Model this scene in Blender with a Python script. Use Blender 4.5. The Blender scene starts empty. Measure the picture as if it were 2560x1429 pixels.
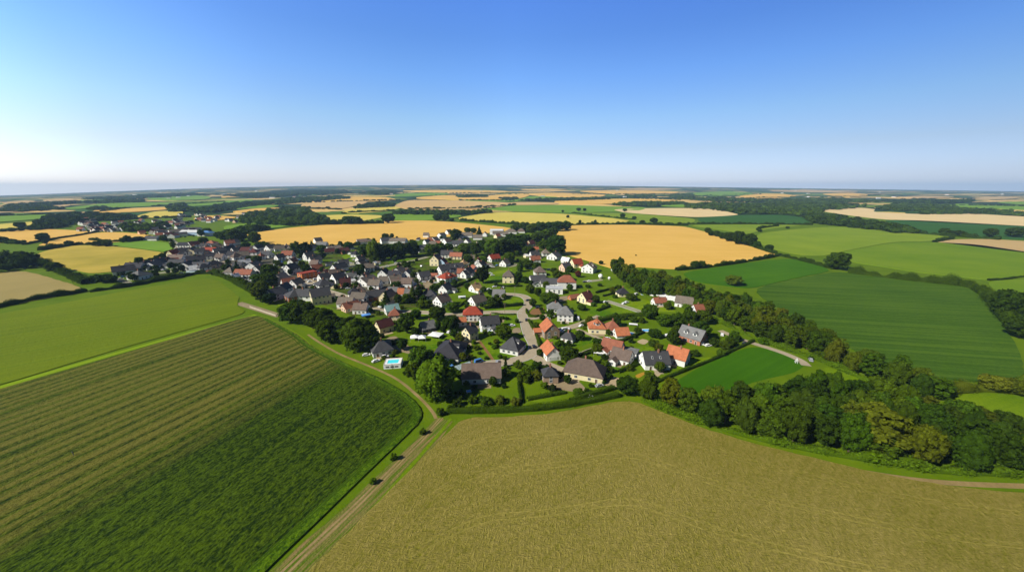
import bpy, math, random
import numpy as np
from mathutils import Vector, Matrix
SC = bpy.context.scene
COL = SC.collection
random.seed(7); RNG = np.random.default_rng(11)
R = math.radians

# ------------------------------------------------------------------ camera
FPX, CX, CY, CAMH = 900.0, 1280.0, 714.5, 90.0
YINF = 470.0
PITCH = math.atan((CY - YINF) / FPX)
cam_d = bpy.data.cameras.new('camera'); cam = bpy.data.objects.new('camera', cam_d); COL.objects.link(cam)
cam.location = (0, 0, CAMH); cam.rotation_euler = (math.pi/2 - PITCH, 0, 0)
cam_d.sensor_width = 36.0; cam_d.lens = 36.0 * FPX / 2560.0
cam_d.clip_start = 1.0; cam_d.clip_end = 60000.0
SC.camera = cam

# ------------------------------------------------------------------ terrain
YEND = 10000.0
_hx = np.array([-900, -400, 0, 300, 640, 900, 1150, 1400, 1600, 1920, 2250, 2560, 2900, 3400], float)
_hy = CAMH - (np.array([501, 497, 490, 478, 467, 464, 462.5, 463.5, 466, 470, 474, 478.5, 483, 490]) - YINF) * YEND / FPX
def relief(x, Y):
    """Gentle far relief: the plateau in the middle distance stands higher than the plain on both sides."""
    x = np.asarray(x, float); Y = np.asarray(Y, float)
    u = CX + FPX * x / np.maximum(Y, 400.0)
    s = np.clip((Y - 1500.0) / (YEND - 1500.0), 0, 1) ** 1.3
    a = np.interp(u, _hx, _hy); b = np.interp(u - 130, _hx, _hy); c = np.interp(u + 130, _hx, _hy)
    return s * (a + b + c) / 3.0
_YS = np.geomspace(30.0, YEND - 60.0, 2600)
CP, SP = math.cos(PITCH), math.sin(PITCH)
def P(px, py, lift=0.0):
    """The ground point seen at a photo pixel (2560 x 1429 frame)."""
    a = (px - CX) / FPX; b = (CY - py) / FPX
    d = (a, CP + b * SP, -SP + b * CP)
    t = _YS / d[1]
    z = CAMH + t * d[2] - relief(t * d[0], _YS)
    k = np.argmax(z < 0) if (z < 0).any() else len(_YS) - 1
    if k == 0: Y = _YS[0]
    elif z[k] < 0:
        f = z[k-1] / (z[k-1] - z[k]); Y = _YS[k-1] + f * (_YS[k] - _YS[k-1])
    else: Y = _YS[k]
    x = Y / d[1] * d[0]
    return Vector((x, Y, float(relief(x, Y)) + lift))
def ppm(v):
    """photo pixels per metre at a world point"""
    return FPX / (v.y * CP + (CAMH - v.z) * SP)
def to_px(v):
    dz = v.z - CAMH
    yc = v.y * SP + dz * CP; zc = v.y * CP - dz * SP
    return CX + FPX * v.x / zc, CY - FPX * yc / zc

# ------------------------------------------------------------------ helpers
def lin(c):
    return tuple((v/255/12.92) if v/255 <= 0.04045 else ((v/255+0.055)/1.055)**2.4 for v in c)
def alb(c, k=1.22):
    """albedo of a sunlit surface that reads as sRGB c in the photo"""
    r, g, b = (min(0.85, v / k) for v in lin(c))
    return (r, g, b*(.36 if g >= r*.95 else .9))
def mesh_np(name, verts, faces, mat=None, tint=None, smooth=False):
    """faces: list of int arrays (n,k)"""
    me = bpy.data.meshes.new(name)
    verts = np.asarray(verts, np.float32)
    faces = [np.asarray(f, np.int32) for f in (faces if isinstance(faces, list) else [faces]) if len(f)]
    loops = np.concatenate([f.ravel() for f in faces])
    tot = np.concatenate([np.full(len(f), f.shape[1], np.int32) for f in faces])
    start = np.concatenate([[0], np.cumsum(tot)[:-1]]).astype(np.int32)
    me.vertices.add(len(verts)); me.vertices.foreach_set('co', verts.ravel())
    me.loops.add(len(loops)); me.loops.foreach_set('vertex_index', loops)
    me.polygons.add(len(tot)); me.polygons.foreach_set('loop_start', start)
    me.update(calc_edges=True)
    if smooth: me.polygons.foreach_set('use_smooth', np.ones(len(tot), bool))
    if tint is not None:
        at = me.attributes.new('tint', 'FLOAT', 'FACE'); at.data.foreach_set('value', np.asarray(tint, np.float32))
    if mat is not None:
        for m in (mat if isinstance(mat, (list, tuple)) else [mat]): me.materials.append(m)
    return me
def obj(name, me, parent=None, loc=None, rz=None, **props):
    o = bpy.data.objects.new(name, me); COL.objects.link(o)
    if parent is not None: o.parent = parent
    if loc is not None: o.location = loc
    if rz is not None: o.rotation_euler = (0, 0, rz)
    for k, v in props.items(): o[k] = v
    return o
class MB:
    """collects convex pieces of ONE mesh"""
    def __init__(s): s.v = []; s.f = []; s.m = []
    def add(s, vs, fs, mi=0):
        b = len(s.v); s.v += [tuple(v) for v in vs]
        s.f += [tuple(i + b for i in f) for f in fs]; s.m += [mi] * len(fs)
    def box(s, x0, x1, y0, y1, z0, z1, mi=0, top=None):
        tx, ty = top if top else (1, 1)
        cx, cy = (x0+x1)/2, (y0+y1)/2
        vs = [(x0,y0,z0),(x1,y0,z0),(x1,y1,z0),(x0,y1,z0)]
        vs += [(cx+(x-cx)*tx, cy+(y-cy)*ty, z1) for x, y, z in vs]
        s.add(vs, [(3,2,1,0),(4,5,6,7),(0,1,5,4),(1,2,6,5),(2,3,7,6),(3,0,4,7)], mi)
    def tube(s, pts, rad, n=8, mi=0):
        rings = []
        for i, p in enumerate(pts):
            p = Vector(p); q = Vector(pts[min(i+1, len(pts)-1)]) - Vector(pts[max(i-1, 0)])
            q.normalize(); a = q.orthogonal().normalized(); b = q.cross(a)
            r = rad[i] if isinstance(rad, (list, tuple)) else rad
            rings.append([p + r*(a*math.cos(2*math.pi*k/n) + b*math.sin(2*math.pi*k/n)) for k in range(n)])
        vs = [v for r_ in rings for v in r_]; fs = []
        for i in range(len(pts)-1):
            for k in range(n):
                k2 = (k+1) % n
                fs.append((i*n+k, i*n+k2, (i+1)*n+k2, (i+1)*n+k))
        fs.append(tuple(range(n-1, -1, -1))); fs.append(tuple((len(pts)-1)*n + k for k in range(n)))
        s.add(vs, fs, mi)
    def mesh(s, name, mats, smooth=False):
        me = bpy.data.meshes.new(name); me.from_pydata(s.v, [], s.f)
        for m in (mats if isinstance(mats, (list, tuple)) else [mats]): me.materials.append(m)
        me.polygons.foreach_set('material_index', s.m)
        if smooth: me.polygons.foreach_set('use_smooth', [True]*len(s.f))
        me.update(); return me

# ------------------------------------------------------------------ labels
THINGS = []
def thing(o, look, cat, group=None, pos=None, label=None):
    o['category'] = cat
    if group: o['group'] = group
    THINGS.append((o, look, pos if pos is not None else o.location.copy(), label, group))
    return o

# ------------------------------------------------------------------ materials
class NT:
    def __init__(s, name):
        s.m = bpy.data.materials.new(name); s.m.use_nodes = True
        s.t = s.m.node_tree; s.t.nodes.clear()
        s.out = s.n('ShaderNodeOutputMaterial')
    def n(s, typ, **kw):
        x = s.t.nodes.new(typ)
        for k, v in kw.items():
            if hasattr(x, k): setattr(x, k, v)
        return x
    def l(s, a, b): s.t.links.new(a, b)
    def val(s, sock, v):
        if hasattr(v, 'is_linked') or isinstance(v, bpy.types.NodeSocket): s.l(v, sock)
        else: sock.default_value = v
    def math(s, op, a, b=0.0, c=0.0, clamp=False):
        x = s.n('ShaderNodeMath', operation=op); x.use_clamp = clamp
        for i, v in enumerate((a, b, c)): s.val(x.inputs[i], v)
        return x.outputs[0]
    def mix(s, f, a, b, blend='MIX'):
        x = s.n('ShaderNodeMix'); x.data_type = 'RGBA'; x.blend_type = blend
        s.val(x.inputs[0], f)
        for i, v in ((6, a), (7, b)):
            if isinstance(v, tuple): v = (*v[:3], 1)
            s.val(x.inputs[i], v)
        return x.outputs[2]
    def pos(s, rz=0.0, sc=(1, 1, 1)):
        g = s.n('ShaderNodeNewGeometry'); mp = s.n('ShaderNodeMapping')
        mp.vector_type = 'POINT'
        r = s.n('ShaderNodeVectorRotate'); r.rotation_type = 'Z_AXIS'; r.inputs['Angle'].default_value = -rz
        s.l(g.outputs['Position'], r.inputs['Vector']); s.l(r.outputs[0], mp.inputs['Vector'])
        mp.inputs['Scale'].default_value = sc
        return mp.outputs[0]
    def noise(s, vec, scale, detail=3, rough=0.55):
        x = s.n('ShaderNodeTexNoise'); x.inputs['Scale'].default_value = scale
        x.inputs['Detail'].default_value = detail; x.inputs['Roughness'].default_value = rough
        s.l(vec, x.inputs['Vector']); return x.outputs['Fac']
    def bsdf(s, color, rough=0.9, bump=None, dist=0.1, spec=0.15, strength=1.0):
        b = s.n('ShaderNodeBsdfPrincipled')
        if isinstance(color, tuple): color = (*color[:3], 1)
        s.val(b.inputs['Base Color'], color); s.val(b.inputs['Roughness'], rough)
        b.inputs['Specular IOR Level'].default_value = spec
        if bump is not None:
            bp = s.n('ShaderNodeBump'); bp.inputs['Strength'].default_value = strength
            bp.inputs['Distance'].default_value = dist; s.l(bump, bp.inputs['Height']); s.l(bp.outputs[0], b.inputs['Normal'])
        s.l(b.outputs[0], s.out.inputs[0]); return b
def plain(name, c, rough=0.7, spec=0.3, var=0.12, scale=0.7, metal=0):
    t = NT(name); tc = t.n('ShaderNodeTexCoord')
    f = t.noise(tc.outputs['Object'], scale, 4)
    k = t.math('MULTIPLY_ADD', t.math('SUBTRACT', f, 0.5), 2*var*2, 1.0)
    col = t.mix(1.0, tuple(c), (1, 1, 1), 'MULTIPLY')
    v = t.n('ShaderNodeVectorMath', operation='SCALE'); t.l(col, v.inputs[0]); t.l(k, v.inputs['Scale'])
    b = t.bsdf(v.outputs[0], rough, spec=spec); b.inputs['Metallic'].default_value = metal
    return t.m
_mc = {}
def cached(key, fn):
    if key not in _mc: _mc[key] = fn()
    return _mc[key]

def field_mat(name, base, alt, ang=0.0, big=0.5, streak=0.5, fine=0.5, fscale=0.9, sw=0.35, bump=0.25, stripes=None, tram=None, k=1.22, warp=0, fibre=0, grain=1.0):
    """a crop: base/alt sRGB colours mixed by patches, drill rows along ang and grain"""
    t = NT(name)
    p0 = t.pos(); pr = t.pos(ang, (0.012, 1, 1))
    if warp:                                   # rows that bend with the field edge
        wn = t.math('MULTIPLY', t.math('SUBTRACT', t.noise(p0, 0.007, 2), .5), warp*2)
        cx = t.n('ShaderNodeCombineXYZ'); t.l(wn, cx.inputs[1]); av = t.n('ShaderNodeVectorMath', operation='ADD'); t.l(pr, av.inputs[0]); t.l(cx.outputs[0], av.inputs[1]); pr = av.outputs[0]
    nb = t.noise(p0, 0.012, 4, 0.6)
    ns = t.noise(pr, sw, 3, 0.6)
    nf = t.noise(t.pos(ang, (grain, 1, 1)), fscale, 4, 0.7)
    f = t.math('MULTIPLY_ADD', t.math('SUBTRACT', nb, 0.5), 3.4*big, 0.5)
    f = t.math('MULTIPLY_ADD', t.math('SUBTRACT', ns, 0.5), 2.2*streak, f)
    f = t.math('MULTIPLY_ADD', t.math('SUBTRACT', nf, 0.5), 2.2*fine, f, clamp=True)
    col = t.mix(f, alb(base, k), alb(alt, k))
    h = nf
    if fibre:                                  # loose straw lying across the rows
        f1 = t.noise(t.pos(ang+.5, (.55, 2.2, 1)), 1.2, 3, .7); f2 = t.noise(t.pos(ang-.9, (.5, 2.0, 1)), 1.5, 3, .7)
        ff = t.math('MULTIPLY_ADD', t.math('SUBTRACT', t.math('MAXIMUM', f1, f2), .55), 3.6*fibre, .4, clamp=True)
        col = t.mix(t.math('MULTIPLY', ff, .55), col, alb(alt, k*.9)); h = t.math('ADD', nf, ff)
    if stripes:
        c1, per, v0, v1, amt = stripes        # alternating crop strips, until v1 across the rows
        prr = t.pos(ang)
        sx = t.n('ShaderNodeSeparateXYZ'); t.l(prr, sx.inputs[0])
        wob = t.math('MULTIPLY_ADD', t.math('SUBTRACT', t.noise(t.pos(ang, (0.004, .06, 1)), 1.0, 3), 0.5), 16.0, sx.outputs[1])
        w = t.math('SINE', t.math('MULTIPLY', wob, 2*math.pi/per))
        w2 = t.math('SINE', t.math('MULTIPLY', wob, 2*math.pi/(per*0.37)))
        w = t.math('MULTIPLY_ADD', w2, 0.35, w)
        w = t.math('MULTIPLY_ADD', w, 0.42, 0.55)
        w = t.math('MULTIPLY_ADD', t.math('SUBTRACT', nf, 0.5), 1.6, w, clamp=True)
        mr = t.n('ShaderNodeMapRange'); mr.interpolation_type = 'SMOOTHSTEP'
        t.l(t.math('MULTIPLY_ADD', t.math('SUBTRACT', t.noise(p0, 0.03, 3), 0.5), 30.0, sx.outputs[1]), mr.inputs[0])
        mr.inputs[1].default_value = v0; mr.inputs[2].default_value = v1
        g = t.math('MULTIPLY', t.math('MULTIPLY', w, mr.outputs[0]), amt, clamp=True)
        col = t.mix(g, col, alb(c1, k))
    if tram:                                   # tramlines / wheelings
        per, wdt, ct = tram
        sx = t.n('ShaderNodeSeparateXYZ'); t.l(t.pos(ang), sx.inputs[0])
        wv = t.math('ABSOLUTE', t.math('SUBTRACT', t.math('FRACT', t.math('DIVIDE', sx.outputs[1], per)), 0.5))
        ln = t.math('LESS_THAN', wv, wdt / per / 2)
        col = t.mix(t.math('MULTIPLY', ln, 0.6), col, alb(ct, k))
    t.bsdf(col, 0.95, h, bump, spec=0.05)
    return t.m

def leaf_mat(name):
    t = NT(name)
    oi = t.n('ShaderNodeObjectInfo'); at = t.n('ShaderNodeAttribute'); at.attribute_name = 'tint'
    v = t.n('ShaderNodeVectorMath', operation='SCALE'); t.l(oi.outputs['Color'], v.inputs[0])
    k = t.math('MULTIPLY_ADD', oi.outputs['Random'], 0.3, 0.85)
    t.l(t.math('MULTIPLY', at.outputs['Fac'], k), v.inputs['Scale'])
    d = t.n('ShaderNodeBsdfDiffuse'); tr = t.n('ShaderNodeBsdfTranslucent')
    t.l(v.outputs[0], d.inputs[0])
    t.l(t.mix(1.0, v.outputs[0], (1.15, 1.1, 0.45), 'MULTIPLY'), tr.inputs[0])
    mx = t.n('ShaderNodeMixShader'); mx.inputs[0].default_value = 0.22
    t.l(d.outputs[0], mx.inputs[1]); t.l(tr.outputs[0], mx.inputs[2]); t.l(mx.outputs[0], t.out.inputs[0])
    return t.m
LEAF = leaf_mat('leaves')
BARK = plain('bark', (0.09, 0.065, 0.045), 0.95, 0.1)
# ------------------------------------------------------------------ ground
from mathutils.geometry import tessellate_polygon
def chaikin(pts, r=0.18, it=2, closed=True):
    pts = [Vector(p) for p in pts]
    for _ in range(it):
        out = [] if closed else [pts[0]]
        n = len(pts)
        for i in range(n if closed else n - 1):
            a, b = pts[i], pts[(i+1) % n]
            out += [a.lerp(b, r), a.lerp(b, 1 - r)]
        if not closed: out.append(pts[-1])
        pts = out; r = 0.25
    return pts
def slab(name, px, mat, z=0.3, skirt=0.3, r=0.18, kind='structure', it=2, world=False, jit=0.0, **props):
    """a patch of ground or standing crop: a top sheet with a side all round"""
    pts = px if world else chaikin([P(*p) for p in px], r, it)
    if jit:
        pp = []
        for i, a in enumerate(pts):
            b = pts[(i+1) % len(pts)]; n = max(1, int((b-a).length / 6))
            d = (b-a); nn = Vector((-d.y, d.x, 0)); nn = nn.normalized() if nn.length > 0 else nn
            pp += [a.lerp(b, k/n) + nn*random.uniform(-jit, jit) for k in range(n)]
        pts = pp
    top = [Vector((p.x, p.y, float(relief(p.x, p.y)) + z)) for p in pts]
    tri = tessellate_polygon([top])
    n = len(top)
    vs = [tuple(v) for v in top] + [(v.x, v.y, v.z - skirt) for v in top]
    me = bpy.data.meshes.new(name)
    fs = []
    for a, b, c in tri:
        A, B, C_ = top[a], top[b], top[c]
        if (B-A).cross(C_-A).z < 0: b, c = c, b
        fs.append((a, b, c))
    area = sum(top[i].x*top[(i+1) % n].y - top[(i+1) % n].x*top[i].y for i in range(n))
    for i in range(n):
        j = (i+1) % n
        fs.append((i, i+n, j+n, j) if area > 0 else (j, j+n, i+n, i))
    me.from_pydata(vs, [], fs); me.materials.append(mat); me.update()
    return obj(name, me, kind=kind, **props)
def ribbon(name, px, w, mat, z=0.1, kind='structure', world=False, it=2, **props):
    pts = chaikin(px if world else [P(*p) for p in px], 0.25, it, closed=False)
    vs = []
    for i, p in enumerate(pts):
        d = pts[min(i+1, len(pts)-1)] - pts[max(i-1, 0)]; d.z = 0; d.normalize()
        nn = Vector((-d.y, d.x, 0)); ww = (w if not isinstance(w, tuple) else w[0] + (w[1]-w[0])*i/(len(pts)-1)) / 2
        zz = Vector((0, 0, z))
        vs += [p + nn*ww + zz, p - nn*ww + zz]
    n = len(pts)
    fs = [(2*i, 2*i+1, 2*i+3, 2*i+2) for i in range(n-1)]
    me = bpy.data.meshes.new(name); me.from_pydata([tuple(v) for v in vs], [], fs)
    me.materials.append(mat); me.update()
    return obj(name, me, kind=kind, **props)

def ground_mat():
    t = NT('open_country')
    p0 = t.pos()
    warp = t.n('ShaderNodeVectorMath', operation='MULTIPLY_ADD')
    nz = t.n('ShaderNodeTexNoise'); nz.inputs['Scale'].default_value = 0.002; t.l(p0, nz.inputs['Vector'])
    t.l(nz.outputs['Color'], warp.inputs[0]); warp.inputs[1].default_value = (260, 260, 0); t.l(t.pos(0.35, (1, 1.3, 1)), warp.inputs[2])
    vo = t.n('ShaderNodeTexVoronoi'); vo.distance = 'CHEBYCHEV'; vo.inputs['Scale'].default_value = 1/380.0; t.l(warp.outputs[0], vo.inputs['Vector'])
    sp = t.n('ShaderNodeSeparateXYZ'); t.l(vo.outputs['Color'], sp.inputs[0])
    rp = t.n('ShaderNodeValToRGB'); rp.color_ramp.interpolation = 'CONSTANT'
    cols = [(0, (40, 62, 28)), (.34, (112, 132, 62)), (.5, (226, 190, 118)), (.66, (88, 118, 52)), (.78, (206, 176, 116)), (.9, (60, 96, 56))]
    e = rp.color_ramp.elements
    while len(e) < len(cols): e.new(0.5)
    for i, (q, c) in enumerate(cols): e[i].position = q; e[i].color = (*alb(c), 1)
    t.l(sp.outputs[0], rp.inputs[0])
    # woodland and hedges darken the country further out
    wn = t.noise(t.pos(0.1, (1, 2.2, 1)), 0.0012, 5, 0.62)
    sy = t.n('ShaderNodeSeparateXYZ'); t.l(p0, sy.inputs[0])
    far = t.n('ShaderNodeMapRange'); t.l(sy.outputs[1], far.inputs[0])
    far.inputs[1].default_value = 2400; far.inputs[2].default_value = 8000; far.inputs[3].default_value = 0.60; far.inputs[4].default_value = 0.47
    wood = t.math('GREATER_THAN', wn, far.outputs[0])
    col = t.mix(wood, rp.outputs[0], alb((36, 58, 26)))
    grass = t.mix(t.noise(p0, 0.05, 5, 0.7), alb((62, 98, 10)), alb((118, 138, 28)))
    near = t.n('ShaderNodeMapRange'); t.l(sy.outputs[1], near.inputs[0]); near.inputs[1].default_value = 1050; near.inputs[2].default_value = 1200
    col = t.mix(near.outputs[0], grass, col)
    t.bsdf(col, 0.95, t.noise(p0, 0.8, 3), 0.2, spec=0.05)
    return t.m
ys = np.concatenate([[-500, -150, 0, 60, 120], np.geomspace(180, YEND, 70)])
us = np.linspace(-1, 1, 121)
gv = []
for Y in ys:
    half = min(max(Y, 700.0) * 2.4, 23000.0)
    for u in us: gv.append((u*half, Y))
gv = np.array(gv); gz = relief(gv[:, 0], gv[:, 1])
n = len(us); idx = np.arange(len(ys)*n).reshape(len(ys), n)
gf = np.stack([idx[:-1, :-1], idx[:-1, 1:], idx[1:, 1:], idx[1:, :-1]], -1).reshape(-1, 4)
obj('ground', mesh_np('ground', np.column_stack([gv, gz]), gf, ground_mat()), kind='structure')

# ------------------------------------------------------------------ fields
def ang(p, q):
    a, b = P(*p), P(*q); return math.atan2(b.y-a.y, b.x-a.x)
A1 = ang((0, 1173), (738, 855))
def across(p, a):
    v = P(*p); return -v.x*math.sin(a) + v.y*math.cos(a)
v_lo = across((351, 1212), A1); 
M_STRIPE = field_mat('striped_crop', (30, 50, 6), (84, 106, 18), A1, .3, .8, 2.0, 1.3, .6, 1.0, grain=.55, warp=3,
                     stripes=((122, 116, 48), 6.2, v_lo-8, v_lo+22, .95))
M_GREEN = field_mat('young_crop', (96, 114, 10), (118, 134, 22), ang((0, 860), (600, 760)), .5, .6, .5, .6, .3, .25, tram=(24, .9, (84, 116, 26)))
M_STUB = field_mat('stubble', (133, 131, 52), (184, 166, 92), ang((900, 1330), (1300, 1050)), .45, .4, 1.0, 1.2, .7, .6, warp=22, fibre=.8, grain=.6)
M_TAN = field_mat('tan_crop', (150, 136, 84), (176, 156, 100), ang((0, 760), (200, 720)), .4, .5, .3)
M_YEL = field_mat('yellow_crop', (166, 152, 56), (208, 180, 82), ang((100, 650), (400, 640)), .8, .5, .3)
M_WHEAT = field_mat('ripe_wheat', (222, 176, 84), (240, 194, 108), ang((1450, 600), (1850, 600)), .4, .45, .2, tram=(26, 1.0, (206, 164, 84)))
M_WHEAT2 = field_mat('pale_wheat', (222, 196, 146), (240, 212, 168), 0.1, .4, .4, .2)
M_YEL2 = field_mat('ripening_crop', (206, 190, 84), (222, 200, 100), 0.05, .5, .4, .2)
M_LG = field_mat('light_green_crop', (112, 140, 50), (140, 158, 70), ang((1900, 590), (2400, 600)), .6, .4, .3)
M_LG2 = field_mat('light_green_ley', (98, 130, 34), (122, 146, 50), ang((2060, 640), (2560, 640)), .6, .4, .3)
M_DG = field_mat('dark_green_crop', (58, 90, 32), (84, 112, 46), ang((1900, 760), (2500, 790)), .4, 1.5, .8, .8, .3, .3, tram=(24, .8, (58, 98, 36)))
M_DG2 = field_mat('rich_green_crop', (54, 100, 8), (76, 118, 16), ang((1750, 690), (2050, 660)), .5, .5, .4)
M_TEAL = field_mat('bluish_crop', (52, 92, 58), (62, 104, 68), 0.0, .4, .5, .3)
M_PITCH = field_mat('mown_grass', (48, 94, 4), (70, 114, 10), ang((1700, 960), (1890, 870)), .5, .5, .5)
M_MEAD = field_mat('meadow_grass', (88, 120, 14), (124, 148, 30), 0.3, .6, .3, .7)
M_LAWN = field_mat('lawn_grass', (72, 112, 10), (124, 146, 30), 0.3, 1.2, .4, .9, .5)
M_TANR = field_mat('bare_stubble', (190, 160, 112), (206, 176, 128), 0.1, .4, .4, .3)
M_MID = field_mat('mid_green_crop', (106, 146, 62), (126, 160, 76), 0.1, .5, .4, .3)

def field(name, px, m, z=0.45, **k):
    k.setdefault('jit', .5 if px[0][1] > 540 else 0)
    return slab(name, px, m, z, z+.3, **k)
field('crop_field', [(-90, 1000), (0, 974), (300, 888), (628, 788), (665, 796), (705, 817), (745, 838), (772, 862), (830, 893), (900, 924), (965, 953), (1015, 984), (1046, 1012), (1058, 1035), (1046, 1060), (1005, 1100), (950, 1150), (880, 1216), (790, 1302), (700, 1384), (625, 1460), (540, 1560), (-240, 1560)], M_STRIPE, 0.5, jit=.25)
field('crop_field', [(-70, 802), (0, 784), (200, 750), (330, 724), (470, 703), (516, 696), (542, 700), (566, 716), (592, 738), (600, 746), (592, 756), (597, 768), (614, 779), (600, 787), (300, 872), (0, 962), (-90, 990)], M_GREEN, 0.35)
field('stubble_field', [(1150, 1052), (1185, 1044), (1290, 1042), (1400, 1032), (1480, 1014), (1545, 1004), (1595, 1006), (1660, 1032), (1760, 1072), (1900, 1114), (2050, 1149), (2180, 1180), (2350, 1212), (2480, 1228), (2700, 1240), (2820, 1560), (640, 1560), (700, 1500), (790, 1410), (880, 1322), (950, 1250), (1040, 1160), (1105, 1095)], M_STUB, 0.3, jit=.3)
field('tan_field', [(-90, 690), (0, 681), (62, 678), (110, 690), (190, 714), (212, 727), (190, 733), (100, 749), (0, 768), (-90, 786)], M_TAN)
field('yellow_field', [(82, 641), (112, 627), (190, 613), (262, 614), (330, 621), (427, 634), (395, 648), (330, 668), (292, 679), (230, 684), (180, 674), (120, 657)], M_YEL)
field('green_field', [(285, 607), (350, 600), (420, 607), (432, 615), (428, 631), (335, 619), (268, 612)], M_MID)
field('wheat_field', [(88, 615), (130, 601), (200, 588), (260, 580), (330, 582), (393, 590), (340, 602), (300, 605), (170, 611)], M_WHEAT)
field('wheat_field', [(-90, 587), (0, 580), (60, 574), (130, 573), (210, 577), (242, 580), (160, 590), (100, 600), (60, 608), (0, 607), (-90, 610)], M_WHEAT)
field('wheat_field', [(612, 586), (650, 580), (720, 570), (810, 562), (900, 558), (980, 552), (1060, 551), (1150, 556), (1285, 570), (1262, 579), (1150, 589), (1060, 599), (960, 605), (880, 613), (760, 616), (660, 616), (636, 607)], M_WHEAT)
field('wheat_field', [(1418, 564), (1480, 562), (1600, 562), (1710, 566), (1780, 584), (1850, 607), (1945, 636), (1900, 647), (1840, 657), (1760, 667), (1690, 674), (1600, 668), (1530, 672), (1480, 655), (1425, 640), (1380, 618), (1372, 596), (1395, 580)], M_WHEAT, r=.12)
field('yellow_field', [(1138, 545), (1220, 532), (1280, 530), (1400, 534), (1480, 541), (1578, 550), (1560, 557), (1400, 561), (1300, 561), (1230, 556), (1170, 553)], M_YEL2)
field('green_field', [(985, 533), (1060, 532), (1130, 534), (1162, 540), (1070, 552), (980, 551)], M_MID)
field('yellow_field', [(780, 541), (850, 536), (960, 538), (950, 545), (880, 556), (820, 553)], M_YEL2)
field('green_field', [(1180, 521), (1280, 513), (1400, 512), (1530, 516), (1620, 518), (1600, 527), (1500, 530), (1420, 532), (1280, 529)], M_MID)
field('green_field', [(1412, 534), (1500, 532), (1600, 535), (1738, 546), (1736, 558), (1650, 561), (1588, 554), (1500, 541)], M_LG)
field('pale_field', [(1530, 524), (1580, 521), (1700, 520), (1790, 522), (1830, 532), (1850, 537), (1800, 541), (1740, 543), (1640, 537), (1560, 531)], M_WHEAT2)
field('bluish_field', [(1742, 544), (1850, 538), (1950, 537), (2010, 544), (2028, 557), (2000, 561), (1860, 559), (1750, 558)], M_TEAL)
field('green_field', [(1720, 563), (1860, 561), (2020, 563), (1955, 568), (1900, 576), (1870, 586), (1820, 577), (1760, 569)], M_LG)
field('green_field', [(1895, 584), (1960, 576), (2060, 567), (2180, 568), (2300, 580), (2380, 595), (2330, 603), (2230, 605), (2130, 624), (2060, 640), (2000, 638), (1940, 626), (1888, 605)], M_LG)
field('green_field', [(2064, 641), (2132, 624), (2232, 607), (2330, 605), (2440, 611), (2560, 629), (2680, 648), (2680, 700), (2545, 696), (2470, 701), (2400, 692), (2300, 682), (2200, 666), (2130, 656)], M_LG2)
field('tan_field', [(2330, 604), (2400, 598), (2480, 598), (2680, 610), (2680, 646), (2480, 622), (2400, 612)], M_TANR)
field('bluish_field', [(2205, 549), (2300, 551), (2400, 556), (2680, 572), (2680, 604), (2500, 598), (2400, 591), (2320, 584), (2250, 573)], M_TEAL)
field('pale_field', [(2040, 521), (2150, 519), (2190, 523), (2180, 530), (2300, 536), (2400, 532), (2480, 537), (2680, 548), (2680, 571), (2480, 562), (2350, 556), (2200, 548), (2120, 538), (2060, 529)], M_WHEAT2)
field('green_field', [(1700, 684), (1790, 668), (1960, 646), (2010, 653), (2088, 677), (1980, 697), (1880, 722), (1820, 716), (1740, 706)], M_DG2)
field('crop_field', [(1872, 724), (1982, 699), (2092, 679), (2200, 692), (2350, 706), (2420, 713), (2452, 726), (2492, 782), (2532, 852), (2556, 910), (2562, 938), (2530, 948), (2420, 956), (2300, 940), (2150, 885), (2000, 805)], M_DG, .6)
field('green_field', [(2465, 704), (2540, 699), (2680, 694), (2680, 775), (2510, 747), (2482, 722)], M_LG2)
slab('playing_field', [(1680, 958), (1750, 916), (1850, 873), (1890, 866), (1950, 880), (2000, 901), (2012, 914), (1985, 932), (1900, 950), (1840, 970), (1780, 985), (1700, 975)], M_PITCH, .06, .2)
slab('meadow', [(2055, 915), (2100, 926), (2172, 944), (2130, 962), (2080, 950)], M_MEAD, .06, .2)
slab('meadow', [(2355, 998), (2400, 981), (2540, 987), (2680, 1000), (2680, 1046), (2440, 1040), (2380, 1018)], M_MEAD, .06, .2)
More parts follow.
